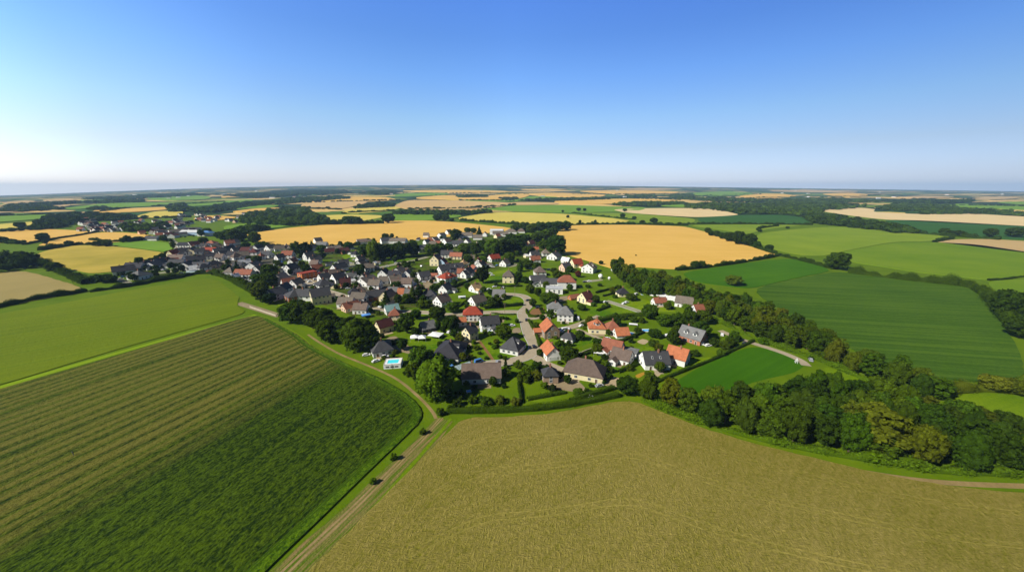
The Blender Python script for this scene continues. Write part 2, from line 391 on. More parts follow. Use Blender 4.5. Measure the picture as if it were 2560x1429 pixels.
# further fields, thin strips towards the horizon
FAR = [('tan', (-60, 560), (0, 541), (130, 537), (320, 521), (420, 517), (400, 524), (250, 532), (90, 543), (0, 545), (-60, 566)),
 ('mid', (-60, 540), (60, 534), (125, 537), (140, 546), (0, 556), (-60, 562)), ('yel', (-60, 567), (0, 562), (90, 555), (100, 559), (40, 572), (0, 579), (-60, 585)),
 ('mid', (150, 522), (260, 509), (370, 506), (470, 511), (380, 516), (200, 523)), ('tan', (-60, 530), (0, 523), (120, 515), (185, 512), (150, 520), (0, 535)),
 ('whe', (230, 527), (330, 522), (430, 518), (425, 525), (330, 532), (245, 533)), ('yel', (330, 545), (390, 529), (460, 529), (455, 540), (370, 548)),
 ('whe', (480, 547), (520, 539), (600, 543), (560, 551), (500, 553)), ('mid', (560, 565), (680, 556), (750, 562), (700, 570), (630, 576), (560, 575)),
 ('mid', (440, 512), (530, 504), (640, 498), (620, 506), (480, 517)), ('whe', (540, 495), (600, 484), (640, 484), (610, 493)), ('mid', (540, 519), (600, 515), (700, 513), (690, 519), (600, 524)),
 ('whe', (570, 531), (640, 522), (700, 520), (705, 526), (640, 531)), ('mid', (350, 492), (450, 487), (530, 492), (520, 500), (400, 503)),
 ('whe', (762, 500), (860, 492), (960, 492), (1000, 500), (900, 506), (780, 506)), ('tan2', (760, 508), (850, 504), (925, 502), (905, 512), (850, 524), (780, 522), (750, 516)),
 ('yel', (850, 532), (880, 523), (960, 516), (1010, 518), (980, 527), (900, 535)), ('tan2', (980, 516), (1020, 500), (1150, 502), (1300, 508), (1240, 520), (1120, 526), (1020, 524)),
 ('mid', (980, 492), (1000, 485), (1060, 481), (1130, 484), (1100, 490)), ('whe', (985, 478), (1100, 475), (1250, 477), (1300, 482), (1150, 483)),
 ('whe', (1020, 496), (1120, 488), (1200, 492), (1280, 484), (1330, 487), (1300, 499), (1150, 501)), ('mid', (1140, 501), (1200, 494), (1300, 490), (1400, 492), (1380, 500), (1260, 505)),
 ('whe', (1280, 484), (1400, 482), (1520, 487), (1500, 494), (1380, 492)), ('tan2', (1180, 520), (1290, 505), (1400, 507), (1390, 512), (1260, 514)),
 ('whe', (1380, 503), (1480, 499), (1620, 496), (1700, 501), (1620, 508), (1500, 511), (1400, 510)), ('whe', (1430, 478), (1560, 475), (1700, 479), (1690, 485), (1540, 485)),
 ('mid', (1640, 515), (1700, 511), (1760, 515), (1740, 519)), ('mid', (1730, 482), (1830, 478), (1900, 486), (1840, 490), (1740, 489)), ('tan', (1530, 472), (1640, 470), (1720, 473), (1640, 476)),
 ('whe', (1840, 492), (1890, 484), (1960, 485), (2000, 492), (1900, 497)), ('mid', (2100, 514), (2140, 511), (2180, 516), (2140, 519)), ('whe', (1920, 521), (1960, 519), (1990, 523), (1950, 526)),
 ('whe', (2045, 485), (2130, 482), (2180, 489), (2120, 494)), ('mid', (2310, 512), (2400, 510), (2560, 516), (2680, 524), (2680, 534), (2540, 524), (2400, 518)), ('tan', (2230, 494), (2300, 490), (2400, 493), (2320, 497)),
 ('tan', (2420, 497), (2480, 492), (2560, 495), (2480, 500)), ('mid', (2480, 506), (2560, 504), (2680, 508), (2560, 512)), ('tan', (1900, 478), (2000, 474), (2160, 478), (2100, 482)), ('whe', (1290, 474), (1380, 472), (1430, 474), (1350, 477)),
 ('tan', (100, 500), (170, 497), (210, 502), (130, 506)), ('mid', (180, 505), (260, 497), (340, 497), (250, 504)), ('tan', (0, 507), (60, 501), (100, 505), (20, 512)), ('mid', (650, 488), (760, 482), (850, 484), (760, 490))]
FM = {'tan': M_TANR, 'mid': M_MID, 'yel': M_YEL2, 'whe': M_WHEAT, 'tan2': field_mat('tan_stubble', (206, 168, 110), (220, 184, 128), .2, .4, .4, .2)}
FN = {'tan': 'tan_field', 'mid': 'green_field', 'yel': 'yellow_field', 'whe': 'wheat_field', 'tan2': 'stubble_field'}
for i, (k, *pp) in enumerate(FAR):
    field(FN[k], pp, FM[k], 1.6 + 0.25*(i % 7) + (1.5 if pp[0][1] < 500 else 0))

# faint pairs of tractor wheelings that follow the edge of the stubble
M_TRAM = field_mat('old_wheeling', (120, 116, 44), (172, 156, 84), 0, .5, .3, 1.2)
for k in (40, 120, 235):
    for dk in (0, 9 + k*.03):
        q = k + dk
        ribbon('wheel_track', [(1130 - q*.45, 1085 + q*1.25), (1200, 1052 + q), (1330, 1044 + q), (1440, 1030 + q), (1520, 1014 + q), (1590, 1012 + q), (1660, 1036 + q), (1780, 1082 + q), (1920, 1122 + q), (2080, 1160 + q), (2260, 1198 + q), (2460, 1232 + q), (2700, 1250 + q)], .32, M_TRAM, .307)
# ------------------------------------------------------------------ roads, tracks, yards
def pav_mat(name, c, c2, sc=0.6, bump=.05):
    t = NT(name); p0 = t.pos()
    f = t.math('MULTIPLY_ADD', t.math('SUBTRACT', t.noise(p0, 0.12, 5, .7), 0.5), 2.2, .5, clamp=True)
    g = t.noise(p0, sc, 3)
    c_ = t.mix(f, alb(c), alb(c2)); c_ = t.mix(t.math('MULTIPLY', g, .3), c_, alb((60, 56, 50)))
    t.bsdf(c_, .9, g, bump); return t.m
M_ROAD = pav_mat('worn_asphalt', (176, 162, 144), (196, 180, 160))
M_GREY = pav_mat('grey_asphalt', (150, 150, 152), (178, 172, 168))
M_DIRT = pav_mat('dry_earth', (128, 112, 66), (184, 156, 112), 1.5, .15)
M_SOIL = pav_mat('bare_soil', (156, 116, 76), (140, 100, 64), 1.5, .15)
M_GRAV = pav_mat('gravel', (150, 132, 108), (176, 158, 130), 2.5, .1)
M_PATIO = pav_mat('stone_slabs', (206, 186, 156), (188, 166, 136))
M_OCHRE = pav_mat('ochre_gravel', (200, 150, 50), (180, 140, 40))
M_KERB = plain('kerb_stone', (.5, .48, .44), .9)
ROADPTS = []
def road(name, px, w, m=M_ROAD, z=.12, kerb=True):
    ROADPTS.extend((p.x, p.y, w/2) for p in chaikin([P(*p) for p in px], .25, 3, closed=False))
    o = ribbon(name, px, w, m, z)
    if kerb:
        pts = chaikin([P(*p) for p in px], 0.25, 2, closed=False)
        for s in (-1, 1):
            mb = MB(); side = []
            for i, p in enumerate(pts):
                d = pts[min(i+1, len(pts)-1)] - pts[max(i-1, 0)]; d.z = 0; d.normalize()
                side.append((p + Vector((-d.y, d.x, 0))*s*(w/2 + .12), Vector((-d.y, d.x, 0))))
            vs = []
            for p, nn in side:
                vs += [p+nn*.14, p+nn*.14+Vector((0, 0, z+.1)), p-nn*.14+Vector((0, 0, z+.1)), p-nn*.14]
            fs = [(4*i+k, 4*i+(k+1) % 4, 4*i+4+(k+1) % 4, 4*i+4+k) for i in range(len(side)-1) for k in range(4)]
            mb.add(vs, fs); obj('kerb', mb.mesh('kerb', M_KERB), kind='structure')
    return o
road('road', [(1258, 735), (1302, 737), (1319, 746), (1322, 756), (1320, 767), (1306, 778), (1305, 790), (1313, 804), (1316, 819), (1323, 838), (1334, 856), (1338, 870), (1330, 884), (1305, 897), (1257, 907), (1205, 911)], 7.0)
road('road', [(1306, 780), (1270, 779), (1215, 781), (1150, 786), (1110, 787), (1069, 781), (1020, 779), (967, 777), (917, 763), (885, 750), (855, 738), (818, 727), (789, 716), (777, 708), (765, 697)], 6.0, z=.1)
road('road', [(1309, 794), (1330, 797), (1350, 793), (1372, 786)], 4.5, z=.11, kerb=False)
road('road', [(1330, 885), (1352, 903), (1385, 918), (1425, 932)], 6.0, z=.11, kerb=False)
road('lane', [(1393, 824), (1430, 818), (1478, 799), (1500, 790)], 6.0, z=.09, kerb=False)
road('lane', [(1442, 822), (1470, 834), (1500, 847), (1526, 857)], 3.2, z=.09, kerb=False)
road('lane', [(1515, 752), (1560, 766), (1612, 783)], 5.0, M_GREY, z=.09)
road('lane', [(1800, 826), (1850, 848), (1900, 863), (1960, 882), (2005, 902), (2016, 914)], 4.5, z=.1, kerb=False)
road('lane', [(270, 692), (300, 700), (346, 713)], 6.0, M_GREY, z=.09, kerb=False)
road('road', [(425, 597), (432, 604), (440, 612), (448, 624), (455, 640)], 10.0, M_GREY, z=.09, kerb=False)
road('road', [(515, 634), (540, 640), (560, 650), (570, 660)], 6.5, z=.09, kerb=False)
road('lane', [(522, 679), (545, 681), (565, 690), (585, 698)], 6.5, M_GREY, z=.09, kerb=False)
road('road', [(360, 688), (395, 683), (425, 679), (455, 672)], 9.0, M_GREY, z=.09, kerb=False)
road('road', [(940, 670), (985, 661), (1030, 652), (1070, 642)], 7.0, M_GREY, z=.09)
road('lane', [(1140, 762), (1120, 752), (1095, 742)], 5.0, z=.08, kerb=False)
road('lane', [(595, 757), (640, 771), (668, 780), (700, 790)], 6.0, M_GRAV, z=.08, kerb=False)
ribbon('path', [(770, 836), (800, 857), (850, 886), (900, 905), (960, 930), (1000, 951), (1040, 985), (1066, 1010), (1084, 1032), (1090, 1046)], 1.4, M_DIRT, .06)
ribbon('path', [(1199, 853), (1210, 868), (1222, 884), (1233, 901)], 1.8, M_SOIL, .07)
ribbon('path', [(1570, 1004), (1640, 1030), (1740, 1072), (1900, 1118), (2050, 1156), (2180, 1184), (2350, 1207), (2560, 1215), (2640, 1215)], (2.0, 2.2), M_DIRT, .06)
# the farm track between the two near fields
tk = [(1098, 1044), (1062, 1082), (1010, 1132), (960, 1180), (900, 1238), (820, 1312), (720, 1398), (610, 1500)]
for dx_ in (-1, 1): ribbon('track', [(x + 6 + 24*((y-1044)/460) + dx_*(3 + 7*((y-1044)/460)), y) for x, y in tk], (.55, .8), M_DIRT, .06)
def shift(pp, dx): return [(x + dx*((y-1000)/430+.25), y) for x, y in pp]
t = NT('weedy_earth'); p0 = t.pos(ang((700, 1400), (1050, 1080)), (.06, 1, 1)); f = t.math('MULTIPLY_ADD', t.math('SUBTRACT', t.noise(p0, 1.1, 4, .7), .5), 4.0, .62, clamp=True)
t.bsdf(t.mix(f, t.mix(t.noise(t.pos(), .9, 4), alb((118, 98, 62)), alb((170, 142, 100))), alb((84, 110, 30))), .95, t.noise(t.pos(), 1.6, 4), .3, spec=.05); M_WEED = t.m
ribbon('verge', [(x + 14 + 58*((y-1044)/460), y+4) for x, y in tk], (7.0, 15.0), M_WEED, .03)
ribbon('verge', [(x + 30 + 78*((y-1044)/460), y+2) for x, y in tk[:-1]], (1.3, 1.6), M_MEAD, .1)
t_y = [((755, 700), (772, 694), (800, 696), (800, 710), (786, 722), (764, 716)), ((1056, 706), (1068, 694), (1090, 697), (1078, 722), (1060, 722)),
       ((965, 845), (990, 838), (1005, 856), (1047, 876), (1030, 886), (992, 876), (960, 862)), ((1133, 792), (1146, 786), (1158, 800), (1148, 806))]
for pp in t_y: slab('yard', pp, M_GRAV, .05, .1, r=.2)
slab('yard', [(1370, 962), (1395, 925), (1425, 935), (1455, 960), (1468, 975), (1432, 979), (1395, 972)], M_GRAV, .05, .1)
slab('yard', [(1505, 962), (1520, 938), (1556, 946), (1545, 968)], M_PATIO, .05, .1)
slab('yard', [(1632, 936), (1650, 916), (1664, 922), (1655, 932), (1645, 942)], M_PATIO, .05, .1)
slab('yard', [(1586, 938), (1612, 928), (1616, 932), (1596, 946)], M_OCHRE, .05, .1)
slab('patch', [(1322, 786), (1330, 772), (1358, 768), (1364, 776), (1350, 788)], M_SOIL, .05, .1)
slab('yard', [(1146, 866), (1158, 846), (1180, 858), (1176, 870)], M_PATIO, .05, .1)
slab('yard', [(1279, 832), (1283, 820), (1300, 818), (1304, 832)], M_GRAV, .05, .1)
slab('yard', [(1247, 806), (1244, 790), (1262, 794), (1260, 806)], M_GRAV, .05, .1)
slab('yard', [(1590, 854), (1606, 846), (1624, 852), (1610, 862)], M_PATIO, .05, .1)
slab('yard', [(1150, 808), (1196, 806), (1200, 822), (1170, 822)], M_GRAV, .05, .1)
slab('yard', [(840, 662), (870, 655), (888, 656), (892, 668), (862, 668)], M_GREY, .05, .1)
slab('yard', [(1253, 660), (1294, 658), (1290, 666), (1270, 668)], M_GREY, .05, .1)
slab('yard', [(508, 652), (540, 645), (562, 652), (545, 660), (510, 664)], M_GREY, .05, .1)
slab('yard', [(1454, 701), (1506, 697), (1508, 701), (1462, 707)], M_GREY, .05, .1)
slab('yard', [(1380, 745), (1420, 738), (1432, 744), (1400, 756)], M_GRAV, .05, .1)
for pp in [((690, 690), (730, 668), (800, 660), (850, 700), (790, 722), (730, 716)), ((450, 640), (520, 610), (640, 612), (700, 650), (640, 690), (540, 672), (470, 668)), ((860, 735), (930, 700), (1040, 690), (1060, 722), (960, 748), (900, 750))]:
    slab('yard', pp, pav_mat('mixed_paving', (70, 70, 66), (112, 106, 98)), .03, .1)
ribbon('grass_strip', [(-80, 992), (0, 968), (300, 880), (600, 797), (640, 787)], 4.5, field_mat('bright_grass', (112, 146, 20), (140, 164, 34), A1, .4, .5, .6), .1)
M_HEAD = field_mat('headland_crop', (46, 76, 8), (96, 126, 20), 0.8, .5, .2, 2.0, 1.0, .3, .8)
edge = [(665, 797), (705, 819), (743, 840), (768, 864), (828, 896), (898, 928), (960, 957), (1009, 987), (1038, 1013), (1048, 1035), (1036, 1058), (995, 1100), (938, 1152), (868, 1218), (778, 1304), (688, 1386), (610, 1462)]
ribbon('headland', [(x-4, y+1) for x, y in edge], (2.0, 4.5), M_HEAD, .508)
M_RUT = field_mat('wheel_rut', (48, 72, 14), (70, 96, 22), 0, .3, .3, 1.0)
for k, w_ in ((10, .5), (16, .5), (30, .45)):
    ribbon('wheel_track', [(x - k*(y-620)/330*.62, y + k*.16*(1 if y < 1035 else .2)) for x, y in edge[1:]], w_, M_RUT, .512)
ribbon('path', [(628, 784), (668, 793), (708, 814), (750, 838), (774, 858), (776, 868)], 1.0, M_MEAD, .09)
# gardens and paving between the houses of the dense quarter
t = NT('garden_mosaic'); p0 = t.pos()
n1 = t.noise(p0, .06, 4, .6); n2 = t.noise(p0, .22, 4, .6)
c_ = t.mix(t.math('MULTIPLY_ADD', t.math('SUBTRACT', n2, .5), 6, .4, clamp=True), alb((62, 84, 18)), alb((92, 90, 78)))
c_ = t.mix(t.math('MULTIPLY_ADD', t.math('SUBTRACT', n1, .5), 9, .25, clamp=True), c_, alb((86, 112, 18)))
t.bsdf(c_, .95, n2, .1, spec=.05); M_GARD = t.m
slab('garden_ground', [(330, 702), (300, 690), (400, 664), (440, 622), (470, 608), (520, 604), (640, 614), (800, 618), (1000, 588), (1150, 580), (1290, 580), (1400, 620), (1330, 660), (1200, 680), (1190, 705), (1110, 735), (1080, 770), (1000, 800), (930, 810), (860, 780), (780, 752), (700, 750), (655, 745), (600, 705), (540, 684), (470, 686), (400, 700)], M_GARD, .015, .1)
# lawns
for pp in [((1010, 846), (1060, 822), (1120, 826), (1140, 850), (1090, 872), (1045, 874)), ((1200, 856), (1260, 838), (1262, 880), (1290, 896), (1232, 903), (1205, 900)), ((1330, 838), (1420, 820), (1500, 850), (1430, 872), (1370, 860)),
           ((1216, 776), (1236, 752), (1290, 742), (1312, 752), (1312, 766), (1280, 774)), ((1226, 796), (1260, 785), (1296, 790), (1303, 806), (1290, 816), (1260, 806)), ((1460, 760), (1500, 742), (1560, 770), (1605, 786), (1540, 790), (1480, 792)),
           ((1510, 742), (1560, 738), (1640, 756), (1660, 770), (1700, 780), (1620, 778), (1560, 764)), ((1560, 880), (1600, 862), (1640, 872), (1600, 900)), ((1490, 920), (1540, 900), (1560, 926), (1530, 934)), ((1670, 920), (1720, 900), (1790, 890), (1730, 922)),
           ((690, 752), (720, 742), (740, 760), (700, 776)), ((850, 640), (890, 628), (900, 648), (870, 652)), ((965, 655), (1000, 646), (1050, 643), (1010, 656)), ((1210, 690), (1245, 676), (1285, 672), (1262, 700), (1230, 708)), ((1310, 1000), (1360, 975), (1420, 992), (1350, 1006))]:
    slab('lawn', pp, M_LAWN, .035, .1)
# ------------------------------------------------------------------ foliage
def icos(n):
    import bmesh
    bm = bmesh.new(); bmesh.ops.create_icosphere(bm, subdivisions=n, radius=1)
    v = np.array([x.co[:] for x in bm.verts]); f = np.array([[q.index for q in p.verts] for p in bm.faces]); bm.free()
    return v, f
ICO1, ICO2, ICO3 = icos(1), icos(2), icos(3)
def leaf_quads(c, nrm, size, rng):
    """four-cornered leaf clumps at c facing roughly nrm"""
    m = len(c)
    nrm = nrm / np.linalg.norm(nrm, axis=1, keepdims=True)
    a = np.cross(nrm, rng.normal(size=(m, 3))); a /= np.linalg.norm(a, axis=1, keepdims=True) + 1e-9
    b = np.cross(nrm, a)
    s = (size * rng.uniform(.6, 1.35, m))[:, None]; e = rng.uniform(.5, 1.0, m)[:, None]
    a = a*s; b = b*s*e; sk = nrm * s * rng.uniform(-.35, .35, m)[:, None]
    v = np.stack([c-a-b*.4, c+a*.2-b+sk, c+a+b*.3, c-a*.25+b+sk], 1).reshape(-1, 3)
    return v, np.arange(4*m).reshape(m, 4)
def crown_mesh(name, lobes, per, size, seed, core=.8, sag=0.0):
    """lobes: (x,y,z,rx,rz). Leaf clumps spread over each lobe with an uneven surface."""
    rng = np.random.default_rng(seed)
    L = np.array(lobes, float)
    V, F4, F3, T4, T3 = [], [], [], [], []; nb = 0
    for i, (x, y, z, r, rz) in enumerate(L):
        k = int(per * (r*r)); d = rng.normal(size=(k, 3)); d /= np.linalg.norm(d, axis=1, keepdims=True)
        ph = rng.uniform(0, 6.28, 6)
        lump = 1 + .16*np.sin(4*d[:, 0]+ph[0])*np.sin(4*d[:, 1]+ph[1]) + .12*np.sin(7*d[:, 2]+ph[2])*np.sin(6*d[:, 0]+ph[3])
        rad = lump * rng.uniform(.78, 1.06, k)
        c = np.array([x, y, z]) + d * rad[:, None] * np.array([r, r, rz])
        c[:, 2] -= sag * (d[:, 0]**2 + d[:, 1]**2) * r
        dist = ((c[:, None, :2] - L[None, :, :2])**2).sum(-1) / L[None, :, 3]**2 + (c[:, None, 2] - L[None, :, 2])**2 / L[None, :, 4]**2
        dist[:, i] = 9
        ok = (dist.min(1) > .45) & (c[:, 2] > .15)
        c, d = c[ok], d[ok]
        n_ = d*1.0 + rng.normal(size=d.shape)*.45 + np.array([0, 0, .15])
        v, f = leaf_quads(c, n_, size, rng)
        V.append(v); F4.append(f + nb); nb += len(v)
        T4.append(np.repeat(rng.uniform(.86, 1.14), len(f)) * rng.uniform(.7, 1.3, len(f)))
        iv, if_ = ICO2
        w = 1 + .12*np.sin(5*iv[:, 0]+ph[4])*np.sin(5*iv[:, 2]+ph[5])
        cv = np.array([x, y, z]) + iv*w[:, None]*np.array([r, r, rz])*core
        cv[:, 2] = np.maximum(cv[:, 2], .1)
        V.append(cv); F3.append(if_ + nb); nb += len(cv); T3.append(np.full(len(if_), .8))
    return mesh_np(name, np.concatenate(V), [np.concatenate(F4), np.concatenate(F3)], LEAF, np.concatenate(T4 + T3))
def round_lobes(seed, w, h, n=22, base=.12, rs=1.0):
    """lobes on an uneven egg of width w and height h"""
    rng = np.random.default_rng(seed); out = []
    cz, rz = h*(base+1)/2, h*(1-base)/2
    for i in range(n):
        t = (i+.5)/n; z = 1-2*t; a = i*2.39996 + rng.uniform(-.5, .5)
        rr = math.sqrt(max(0, 1-z*z)); k = rng.uniform(.56, .8) * (1 + (1-rs)*.25)
        r = w/2 * rng.uniform(.3, .46) * rs
        out.append((rr*math.cos(a)*k*w/2, rr*math.sin(a)*k*w/2, max(cz + z*k*rz, r*.75), r, r*rng.uniform(.7, .95)))
    out.append((0, 0, cz, w*.3, rz*.62))
    return out
PROTO = {}
def trunk_mesh(name, h, r, limbs, seed, spread):
    rng = random.Random(seed); mb = MB()
    mb.tube([(0, 0, 0), (.05*h*.1, 0, h*.25), (0, .03*h, h*.5), (.02*h, 0, h*.8)], [r*1.25, r, r*.75, r*.3], 8)
    for i in range(limbs):
        a = i*2*math.pi/limbs + rng.uniform(-.4, .4); z = h*rng.uniform(.28, .5)
        mb.tube([(0, 0, z), (math.cos(a)*spread*.5, math.sin(a)*spread*.5, z+h*.16), (math.cos(a)*spread, math.sin(a)*spread, z+h*.24)], [r*.45, r*.3, r*.12], 6)
    return mb.mesh(name, BARK)
def proto(key, kinds):
    PROTO[key] = kinds
# reference size: 12 m tall trees
proto('round', [(crown_mesh('crown', round_lobes(s, 11, 12, 44, .08, .72), 44, .36, s, .72), trunk_mesh('trunk', 10, .34, 5, s, 2.6), 11, 12) for s in (1, 2, 3, 4, 5)])
proto('oval', [(crown_mesh('crown', round_lobes(s, 8, 13, 38, .06, .72), 62, .33, s, .72), trunk_mesh('trunk', 11, .3, 4, s, 1.8), 8, 13) for s in (11, 12, 13)])
proto('willow', [(crown_mesh('crown', round_lobes(s, 11, 12, 30, .04), 30, .4, s, sag=.35), trunk_mesh('trunk', 9, .4, 5, s, 2.4), 11, 12) for s in (21, 22)])
def column_lobes(seed, w, h, n=16, taper=.6):
    rng = np.random.default_rng(seed); out = []
    for i in range(n):
        t = (i+.3)/n; ww = w/2*(math.sin(math.pi*min(1, t*1.15+.12))**.5)*(1-taper*t**2)
        a = i*2.4; out.append((math.cos(a)*ww*.35, math.sin(a)*ww*.35, h*(.05+.9*t), max(ww*.8, .35), h/n*1.6))
    return out
proto('poplar', [(crown_mesh('crown', column_lobes(s, 4.4, 16), 90, .3, s), trunk_mesh('trunk', 14, .22, 3, s, .6), 4.4, 16) for s in (31, 32)])
def cone_lobes(seed, w, h, n=26):
    rng = np.random.default_rng(seed); out = []
    for i in range(n):
        t = i/(n-1); ww = w/2*(1-t)**.8; a = i*2.4
        out.append((math.cos(a)*ww*.62, math.sin(a)*ww*.62, h*(.06+.9*t), max(ww*.52, .3), h/n*2.0))
    return out
proto('conifer', [(crown_mesh('crown', cone_lobes(s, 6.5, 14), 70, .3, s), trunk_mesh('trunk', 13, .24, 3, s, .8), 6.5, 14) for s in (41, 42)])
proto('shrub', [(crown_mesh('crown', round_lobes(s, 5, 4, 13, -.05), 70, .26, s), trunk_mesh('trunk', 2.4, .1, 4, s, 1.0), 5, 4) for s in (51, 52, 53)])
GREENS = {'d': (.036, .066, .005), 'g': (.054, .094, .005), 'o': (.078, .104, .006), 'l': (.080, .140, .005), 'b': (.105, .132, .008), 'm': (.11, .034, .022), 'k': (.022, .040, .005)}
TREE_LOOK = {'d': 'dark green', 'g': 'mid green', 'o': 'olive green', 'l': 'bright green', 'b': 'yellowish green', 'm': 'reddish brown', 'k': 'blackish green'}
TREE_WORD = {'round': ('broadleaf_tree', 'round leafy tree', 'tree'), 'oval': ('broadleaf_tree', 'tall oval tree', 'tree'), 'willow': ('willow_tree', 'drooping leafy tree', 'tree'),
             'poplar': ('poplar_tree', 'slim column-shaped tree', 'tree'), 'conifer': ('conifer_tree', 'pointed conifer', 'tree'), 'shrub': ('shrub', 'rounded garden bush', 'bush')}
_tn = [0]
def tree(pos, w, h, kind='round', col='g', group='trees in the village', look=None, label=None, name=None):
    """a tree: Empty at its foot, with a crown and a trunk"""
    _tn[0] += 1; i = _tn[0]; rr = random.Random(i*17)
    cm, tm, w0, h0 = PROTO[kind][i % len(PROTO[kind])]
    nm, lk, cat = TREE_WORD[kind]
    e = obj(name if name and nm == 'broadleaf_tree' else nm, None, loc=pos, rz=rr.uniform(0, 6.28))
    e.empty_display_size = .5
    sw, sh = w/w0, h/h0
    c = obj('crown', cm, e); c.scale = (sw, sw*rr.uniform(.92, 1.08), sh)
    g = GREENS[col]; j = rr.uniform(.85, 1.15)
    c.color = (g[0]*j*rr.uniform(.85, 1.15), g[1]*j, g[2]*j*rr.uniform(.8, 1.2), 1)
    if kind != 'shrub' or True:
        t_ = obj('trunk', tm, e); t_.scale = (sw, sw, sh)
    thing(e, look or f'{TREE_LOOK[col]} {lk}', cat, group, pos, label)
    return e
def tree_px(x, y, wpx, hpx, kind='round', col='g', **k):
    v = P(x, y); s = ppm(v); w = wpx/s; h = hpx/s*.98
    v = v + Vector((0, w*.28, 0))
    return tree(v, w, h, kind, col, **k)

T_ROUND = """720 812 55 55 d;752 816 60 65 d;776 826 48 54 d;800 832 62 62 d;824 838 46 52 d;815 862 58 62 g;842 858 48 56 d;868 868 46 55 d;870 840 46 48 d;735 792 50 42 d;925 884 42 60 d
1050 926 66 58 g;1030 952 40 45 g;1058 988 46 60 g;1110 1008 42 44 d;1015 836 44 58 d;1038 800 30 26 d;1092 803 44 36 d;1126 829 46 38 d;1258 851 44 40 g;1244 766 26 22 g
910 650 30 42 d;955 652 38 42 k;975 646 38 36 d;1000 646 44 42 d;1030 642 38 38 k;1034 632 22 34 d;1076 641 32 32 g;1098 637 30 30 g;1118 635 30 27 g;1160 635 36 28 g;1190 640 30 34 d;1206 627 25 28 g;1260 641 38 46 k;1276 637 38 40 d;1273 657 34 27 g;1208 663 24 23 g;1170 659 26 22 d;1207 710 36 48 k;1138 598 30 26 d;1168 584 18 16 g;1183 584 20 15 g
1290 579 26 19 d;1310 581 30 22 d;1330 584 30 24 g;1352 581 32 26 d;1372 576 22 22 d;1395 579 34 26 d;1416 576 30 24 g;1380 593 34 25 d;1342 606 34 26 d;1362 601 32 26 g;1312 613 36 28 d;1290 622 36 34 d;1276 612 30 30 d;1302 634 30 30 d;1322 641 34 26 d;1391 640 52 52 d;1358 623 24 22 g;1296 707 25 30 d;1312 709 22 18 d;1318 674 34 26 g;1342 676 24 20 d;1395 701 28 26 g;1415 703 28 24 g;1426 682 18 18 d;1385 685 18 16 d
1375 763 54 30 g;1331 768 20 24 g;1325 734 24 24 g;1345 741 20 22 d;1490 759 20 22 d;1455 777 24 16 g;1424 914 46 46 d;1466 917 36 26 d;1350 892 18 20 d;1495 870 28 24 d;1628 800 42 38 g;1580 753 32 18 g;1640 847 34 23 d;1686 864 36 36 d;1596 834 20 16 d;1665 818 40 32 g;1700 820 44 36 g;1727 814 40 40 g;1757 852 44 50 d;1735 838 36 36 d;1762 812 44 36 g;1574 992 60 46 d;1447 994 28 22 g
344 665 22 23 d;362 661 15 13 d;376 658 15 14 d;390 653 16 15 d;404 648 16 16 d;418 642 18 16 d;428 637 14 14 d;327 702 16 18 k;303 607 15 13 d;315 605 18 17 d;340 603 24 12 k;370 600 14 12 k;406 604 16 18 g;562 679 24 19 d;620 657 18 18 d;640 659 24 21 d;545 600 26 22 d;560 604 34 28 d;580 606 36 34 d;600 603 30 28 d;570 592 30 20 d;590 594 30 22 d;633 610 30 30 g;650 622 30 18 d;664 622 20 15 d;612 622 22 17 d;505 612 22 20 d;500 592 16 20 d;515 587 20 17 g
665 694 30 36 g;660 714 30 30 d;640 714 34 30 g;650 738 34 36 o;625 730 26 24 o;606 717 22 18 g;590 708 20 16 g;576 701 18 14 g;672 718 34 36 d;690 702 24 26 d;645 757 34 46 o;668 762 36 28 k;695 624 16 15 d;738 640 26 38 g;759 642 36 36 k;801 634 22 21 g;804 647 18 16 k;753 678 18 28 g;766 686 22 28 d;680 690 26 30 g;870 624 22 20 d;868 622 20 18 d;918 606 14 11 d;850 617 14 11 g;896 685 32 25 d;962 598 18 15 d;979 596 11 13 d;1033 695 16 19 d;1130 784 38 28 g;1230 772 26 31 d;1225 818 24 18 d"""
for row in T_ROUND.replace('\n', ';').split(';'):
    x, y, w, h, c = row.split(); x, y, w, h = map(float, (x, y, w, h))
    tree_px(x, y, w, h, 'oval' if h > w*1.12 else 'round', c)
for x, y, w, h, k, c in [(1085, 1004, 96, 108, 'willow', 'l'), (893, 884, 84, 88, 'willow', 'g'), (932, 654, 36, 56, 'willow', 'g'), (1232, 640, 46, 44, 'willow', 'g'), (1300, 680, 18, 34, 'poplar', 'g'), (1338, 678, 14, 24, 'poplar', 'g'),
                         (1032, 757, 17, 56, 'poplar', 'g'), (1046, 750, 22, 54, 'poplar', 'k'), (964, 759, 21, 32, 'conifer', 'd'), (591, 692, 27, 40, 'conifer', 'k'), (1198, 590, 17, 25, 'conifer', 'd'), (778, 615, 10, 15, 'conifer', 'g'), (431, 622, 12, 20, 'oval', 'g'), (1264, 918, 10, 30, 'conifer', 'd'),
                         (1446, 694, 16, 18, 'round', 'm'), (1376, 794, 22, 20, 'shrub', 'd')]:
    tree_px(x, y, w, h, k, c)
